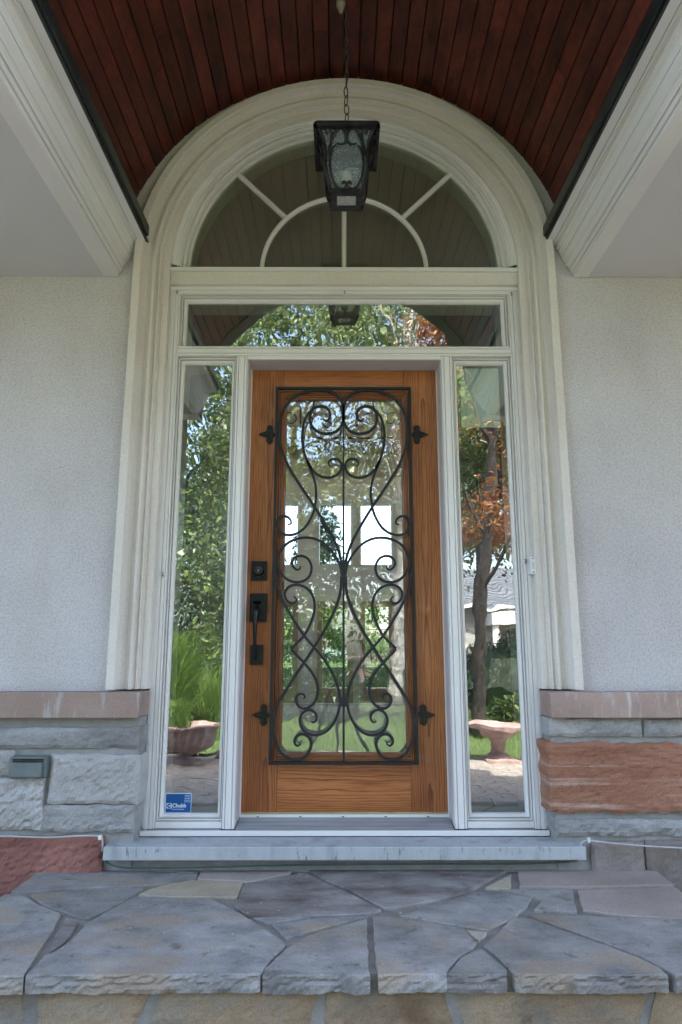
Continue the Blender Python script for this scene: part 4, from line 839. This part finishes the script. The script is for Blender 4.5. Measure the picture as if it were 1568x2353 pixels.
def bushy(name, label, cat_, x0, x1, y0, y1, z1, n, leaf, mat, group=None, dome=False, asp=.5, gz=None):
    g0 = GZ if gz is None else gz
    r = root(name, label, cat_, ((x0+x1)/2, (y0+y1)/2, g0), group); cx, cy = (x0+x1)/2, (y0+y1)/2
    u = RNG.random((n, 3)); 
    if dome:
        d = RNG.normal(size=(n, 3)); d /= np.linalg.norm(d, axis=1)[:, None]; d[:, 2] = np.abs(d[:, 2]); q = (RNG.random(n)**.25)[:, None]*(1+.12*np.sin(d[:, :1]*7)+.1*np.sin(d[:, 1:2]*9))
        P = d*q*np.array([(x1-x0)/2, (y1-y0)/2, z1-g0])+np.array([cx, cy, g0])
    else:
        f = RNG.integers(0, 3, n); e = np.where(RNG.random(n) < .5, RNG.random(n)*.1, 1-RNG.random(n)*.1)
        for a in range(2): u[f == a, a] = e[f == a]
        u[f == 2, 2] = 1-RNG.random((f == 2).sum())*.1
        P = np.array([x0, y0, g0])+u*np.array([x1-x0, y1-y0, z1-g0])
    leafmesh('foliage', mat, P, leaf, r, asp, 0)
    mb = MB()
    if dome: mb.lathe([(.6*(x1-x0)/2, .02), (.75*(x1-x0)/2, (z1-g0)*.3), (.5*(x1-x0)/2, (z1-g0)*.7), (.02, (z1-g0)*.85)], (cx, cy, g0), 12)
    else: mb.box(x0+.08, x1-.08, y0+.08, y1-.08, g0+.05, z1-.08)
    mb.build('inner_twigs', 'leaf_dark', r); return r
# trees of the front garden (they show in the window glass)
broadleaf('birch_tree', 'birch with a pale trunk standing right of the path in the front garden', 1.15, -11.6, 11.5, 3.4, 3.1, 46000, .08, 'leaf_birch', 'bark_birch', .15, 48, (.4, .2), droop=.6)
broadleaf('birch_tree', 'birch with pale twin stem farther back in the front garden', 2.6, -15.5, 13, 3.8, 3.0, 30000, .11, 'leaf_birch', 'bark_birch', .13, 40, (-.3, 0), droop=.6)
broadleaf('maple_tree', 'green maple with low limbs over the left planting bed', -3.2, -9.6, 9.2, 1.7, 2.7, 46000, .075, 'leaf', 'bark', .16, 52)
broadleaf('maple_tree', 'tall maple behind the low hedge, left of centre', -1.3, -15.5, 13, 2.9, 3.4, 32000, .13, 'leaf', 'bark', .2, 50)
broadleaf('maple_tree', 'broad green tree at the right of the lawn', 5.4, -13.6, 11.5, 3.9, 3.3, 30000, .12, 'leaf', 'bark', .22, 50)
broadleaf('japanese_maple', 'small orange-red maple leaning by the birdbath', 1.95, -6.9, 6.3, 2.6, 1.5, 15000, .06, 'leaf_red', 'bark', .12, 30, (.3, .5), tiers=(3.0, 4.25, 5.75, 5.9), droop=.1, asp=.35)
broadleaf('maple_tree', 'young green maple behind the orange one', 3.9, -9.6, 7.6, 3.1, 1.9, 30000, .075, 'leaf', 'bark', .1, 40)
for i, (x, y, h) in enumerate([(-7.5, -20, 12), (-4.6, -23, 11), (-11.5, -18, 12)]):
    spruce('spruce_tree', ['dark spruce directly behind the left maple', 'dark spruce nearest the middle of the far lawn', 'dark spruce farthest left on the far lawn'][i], x, y, h, 2.9, 15000, 'spruces at the left of the front garden', .3)
for i, (x, y, h) in enumerate([(-12, -34, 12), (-3, -36, 9), (3.5, -38, 8.5), (17, -37, 14), (12, -17.5, 10), (24, -30, 12)]):
    broadleaf('street_tree', ['large tree across the road at the far left', 'tree across the road left of the middle', 'low tree across the road behind the fence', 'large tree behind the neighbouring house', 'tree on the lawn at the far right', 'tree across the road at the far right'][i], x, y, h, 1.5, 4, 9000, .28, 'leaf', 'bark', .25, 40, group='trees beyond the road')
bushy('yew_hedge', 'taller clipped yew hedge block left of the lawn', 'hedge', -2.0, -.62, -9.9, -8.6, .98, 15000, .05, 'leaf_dark', 'clipped yew hedges')
bushy('yew_hedge', 'lower clipped yew hedge block near the middle', 'hedge', -.58, .35, -9.6, -8.5, .66, 10000, .05, 'leaf_dark', 'clipped yew hedges')
bushy('shrub', 'rounded grey-green shrub behind the planter', 'shrub', -2.9, -1.5, -8.0, -6.5, 1.15, 13000, .055, 'leaf', 'shrubs in the planting beds', True)
bushy('shrub', 'broad dark shrub in the bed left of the path', 'shrub', -5.2, -2.9, -8.2, -6.2, 1.4, 12000, .07, 'leaf_dark', 'shrubs in the planting beds', True)
bushy('shrub', 'low dark shrub below the iron fence', 'shrub', 2.0, 4.8, -12.4, -10.8, 1.05, 18000, .07, 'leaf_dark', 'shrubs in the planting beds', True)
bushy('shrub', 'low spreading shrub right of the birdbath', 'shrub', 2.5, 4.6, -9.4, -7.9, .16, 10000, .06, 'leaf', 'shrubs in the planting beds', True)
bushy('shrub', 'wide shrub under the far maple', 'shrub', .6, 2.6, -13.6, -12.2, .55, 12000, .07, 'leaf_dark', 'shrubs in the planting beds', True)
bushy('hedge', 'long dark hedge along the pavement left of the fence', 'hedge', -20, .2, -21.6, -20.6, 1.5, 26000, .1, 'leaf_dark')
def tuft(x, y, z, h, spread, n, label, wd=.008):
    r = root('ornamental_grass', label, 'ornamental grass', (x, y, z), 'clumps of ornamental grass'); mb = MB()
    for i in range(n):
        a = random.uniform(0, 2*PI); L = h*random.uniform(.6, 1.05); s = spread*random.uniform(.2, 1); bx, by = x+random.gauss(0, .07), y+random.gauss(0, .07); pts = []
        for t in (0, .35, .7, 1): pts.append((bx+s*t**2*math.cos(a), by+s*t**2*math.sin(a), z+L*(t-.22*t**3*s/spread)))
        nx_, ny_ = -math.sin(a+.8)*wd/2, math.cos(a+.8)*wd/2; b = len(mb.v)
        for q, p in enumerate(pts): f = (1, .9, .6, .08)[q]; mb.v += [(p[0]-nx_*f, p[1]-ny_*f, p[2]), (p[0]+nx_*f, p[1]+ny_*f, p[2])]
        mb.f += [(b+2*q, b+2*q+1, b+2*q+3, b+2*q+2) for q in range(3)]
    mb.build('blades', 'blade', r)
tuft(-2.3, -6.2, GZ, 1.65, .75, 800, 'tall bright ornamental grass rising behind the planter', .024)
tuft(-1.7, -6.4, GZ, 1.15, .55, 400, 'shorter ornamental grass beside the tall clump', .018)
tuft(-1.78, -4.5, .0, .42, .3, 500, 'grassy plant growing in the fluted planter', .007)
# turf blades near the porch
mb = MB()
for i in range(26000):
    x = random.uniform(-2.4, 5); y = random.uniform(-11.5, -5.0+.25*math.sin(x*.6)); h = random.uniform(.03, .07); a = random.uniform(0, 6.28); c, s = math.cos(a), math.sin(a); b = len(mb.v)
    mb.v += [(x-.004*c, y-.004*s, GZ), (x+.004*c, y+.004*s, GZ), (x+random.uniform(-.03, .03), y+random.uniform(-.03, .03), GZ+.02+h)]; mb.f.append((b, b+1, b+2))
o = mb.build('grass', 'blade', None); top(o, 'short grass blades of the front lawn', 'grass', kind='stuff')
# planter urn and birdbath
u = root('planter_urn', 'pink stone urn planter with fluted bowl left of the path', 'planter', (-1.65, -4.5, GZ))
MB().lathe([(.16, 0), (.16, .04), (.11, .055), (.08, .085), (.1, .1), (.19, .125), (.27, .18), (.32, .26), (.335, .33), (.335, .36)], (-1.65, -4.5, GZ+.02), 48, .022, 24).build('bowl', 'urn', u)
MB().lathe([(.325, .35), (.375, .36), (.385, .385), (.36, .4), (.32, .39), (.3, .37), (.02, .365)], (-1.65, -4.5, GZ+.02), 64, .03, 16).build('rim', 'urn', u)
u = root('birdbath', 'pink stone birdbath with a wide shallow bowl right of the path', 'birdbath', (1.72, -4.75, GZ))
MB().box(1.55, 1.89, -4.92, -4.58, GZ, GZ+.06).build('plinth', 'urn', u, bev=.01)
MB().lathe([(.13, .06), (.12, .09), (.07, .13), (.06, .2), (.09, .25), (.16, .27), (.19, .31), (.2, .33)], (1.72, -4.75, GZ), 32, .03, 12).build('pedestal', 'urn', u)
MB().lathe([(.19, .31), (.25, .33), (.31, .355), (.315, .385), (.295, .39), (.25, .37), (.02, .345)], (1.72, -4.75, GZ), 48, .008, 24).build('bowl', 'urn', u)
def rock(x, y, r_, label):
    mb = MB(); n = 18; k = 9
    for i in range(k+1):
        for j in range(n):
            a, b = 2*PI*j/n, PI*i/k; d = Vector((math.cos(a)*math.sin(b), math.sin(a)*math.sin(b), math.cos(b))); q = r_*(1+.35*hsh(d[0]*2+x, d[1]*2+y, d[2]*2)+.12*hsh(d[0]*7+x, d[1]*7, d[2]*7))
            mb.v.append((x+d[0]*q*1.2, y+d[1]*q, GZ+.3*r_+d[2]*q*.7))
    mb.f += [(i*n+j, i*n+(j+1) % n, (i+1)*n+(j+1) % n, (i+1)*n+j) for i in range(k) for j in range(n)]
    o = mb.build('rock', 'urn', None); top(o, label, 'rock', 'garden rocks by the planter and birdbath')
rock(-1.86, -4.05, .1, 'pinkish rock at the foot of the planter urn'); rock(-1.22, -4.8, .14, 'ridged pink rock between the planter and the path'); rock(2.15, -4.9, .14, 'pinkish rock right of the birdbath')
# iron fence
fn = root('iron_fence', 'black iron picket fence along the front of the lawn', 'fence', (6, -18, GZ))
for z in (.15, .95): MB().box(.4, 14, -18.02, -17.98, GZ+z, GZ+z+.035).build('rail', 'iron', fn)
me = None
for i in range(98):
    x = .45+i*.139
    if me is None: ob = MB().prism([(x-.011, GZ+.02), (x+.011, GZ+.02), (x+.011, GZ+1.08), (x, GZ+1.16), (x-.011, GZ+1.08)], -18.045, -18.022).build('picket', 'iron', fn); me = ob; x00 = x
    else:
        c = me.copy(); COL.objects.link(c); c.location.x = x-x00; c.parent = fn
# neighbouring house
nh = root('neighbour_house', 'pale neighbouring house with a grey shingled roof across the road', 'house', (9, -33, GZ))
MB().box(3.6, 17, -39, -31, GZ, 3.0).build('wall', 'render', nh)
for i in range(16):
    t0, t1 = i/16, (i+1)/16; y0, y1 = -30.4-t0*5, -30.4-t1*5; z0, z1 = 2.85+t0*2.5, 2.85+t1*2.5
    MB().add([(3, y0, z0), (17.6, y0, z0), (17.6, y1-.06, z1-.03), (3, y1-.06, z1-.03), (3, y0, z0-.05), (17.6, y0, z0-.05)], [(0, 1, 2, 3), (0, 4, 5, 1)]).build('shingle_course', 'shingle', nh)
MB().prism([(-30.45, 2.8), (-35.4, 5.3), (-40, 2.8)], 3.3, 17.3, 'x').build('roof_core', 'shingle', nh)
MB().box(3, 17.6, -30.5, -30.3, 2.7, 2.84).build('gutter', 'white', nh)
MB().box(7.2, 11.4, -31.2, -29.2, 2.1, 2.5).build('porch_entablature', 'white', nh)
for x in (7.4, 9.2, 11.1): MB().lathe([(.15, 0), (.13, .2), (.12, 2.4), (.15, 2.5)], (x, -29.5, GZ), 14).build('column', 'white', nh)
for x in (5.0, 8.3, 12.6, 15):
    wd = MB().ring(x, x+1.1, .7, 2.0, [(0, -31), (0, -30.93), (.08, -30.93), (.08, -31)]).build('window', 'white', nh); MB().box(x+.08, x+1.02, -30.99, -30.97, .78, 1.92).build('pane', 'black_plastic', wd)
MB().box(13, 13.8, -36.5, -35.7, 4.8, 6.1).build('chimney', 'redstone', nh)
# the photographer's tripod, mirrored in the door
tp = root('tripod', 'black camera tripod standing on the path, mirrored in the door glass', 'tripod', (-.03, -3.16, GZ))
for a in (90, 210, 330): MB().tube([(-.03+.03*math.cos(R(a)), -3.16+.03*math.sin(R(a)), .55), (-.03+.42*math.cos(R(a)), -3.16+.42*math.sin(R(a)), GZ+.02)], [.014, .009], 8).build('leg', 'black_plastic', tp)
MB().tube([(-.03, -3.16, .1), (-.03, -3.16, .78)], .013, 8).build('centre_column', 'black_plastic', tp)
MB().box(-.1, .045, -3.2, -3.12, .785, .9).build('camera_body', 'black_plastic', tp, bev=.012)
MB().tube([(-.027, -3.12, .845), (-.027, -3.05, .847)], .035, 16).build('lens', 'black_plastic', tp)
# behind the house, seen through the hall
spruce('spruce_tree', 'tall spruce behind the house seen through the upper window', -.75, 19, 7.0, 1.5, 14000, 'trees behind the house', .2, GZ+.5)
for i, (x, y, h, r_) in enumerate([(-2.2, 15.5, 3.2, 1.3), (.1, 17.2, 2.6, 1.1), (1.6, 16.5, 2.9, 1.2), (4.2, 18, 4.5, 1.8), (-5, 20, 5, 2)]):
    broadleaf('back_garden_tree', ['bright bushy tree behind the left hall window', 'small bright tree behind the middle of the hall', 'small bright tree behind the right hall door', 'larger tree behind the house at the right', 'larger tree behind the house at the left'][i], x, y, h, .3, r_, 8000, .1, 'leaf_bright', 'bark', .07, 30, group='trees behind the house')
bushy('hedge', 'low clipped bright hedge behind the house', 'hedge', -6, 6, 13.2, 14, .5, 12000, .06, 'leaf_bright')
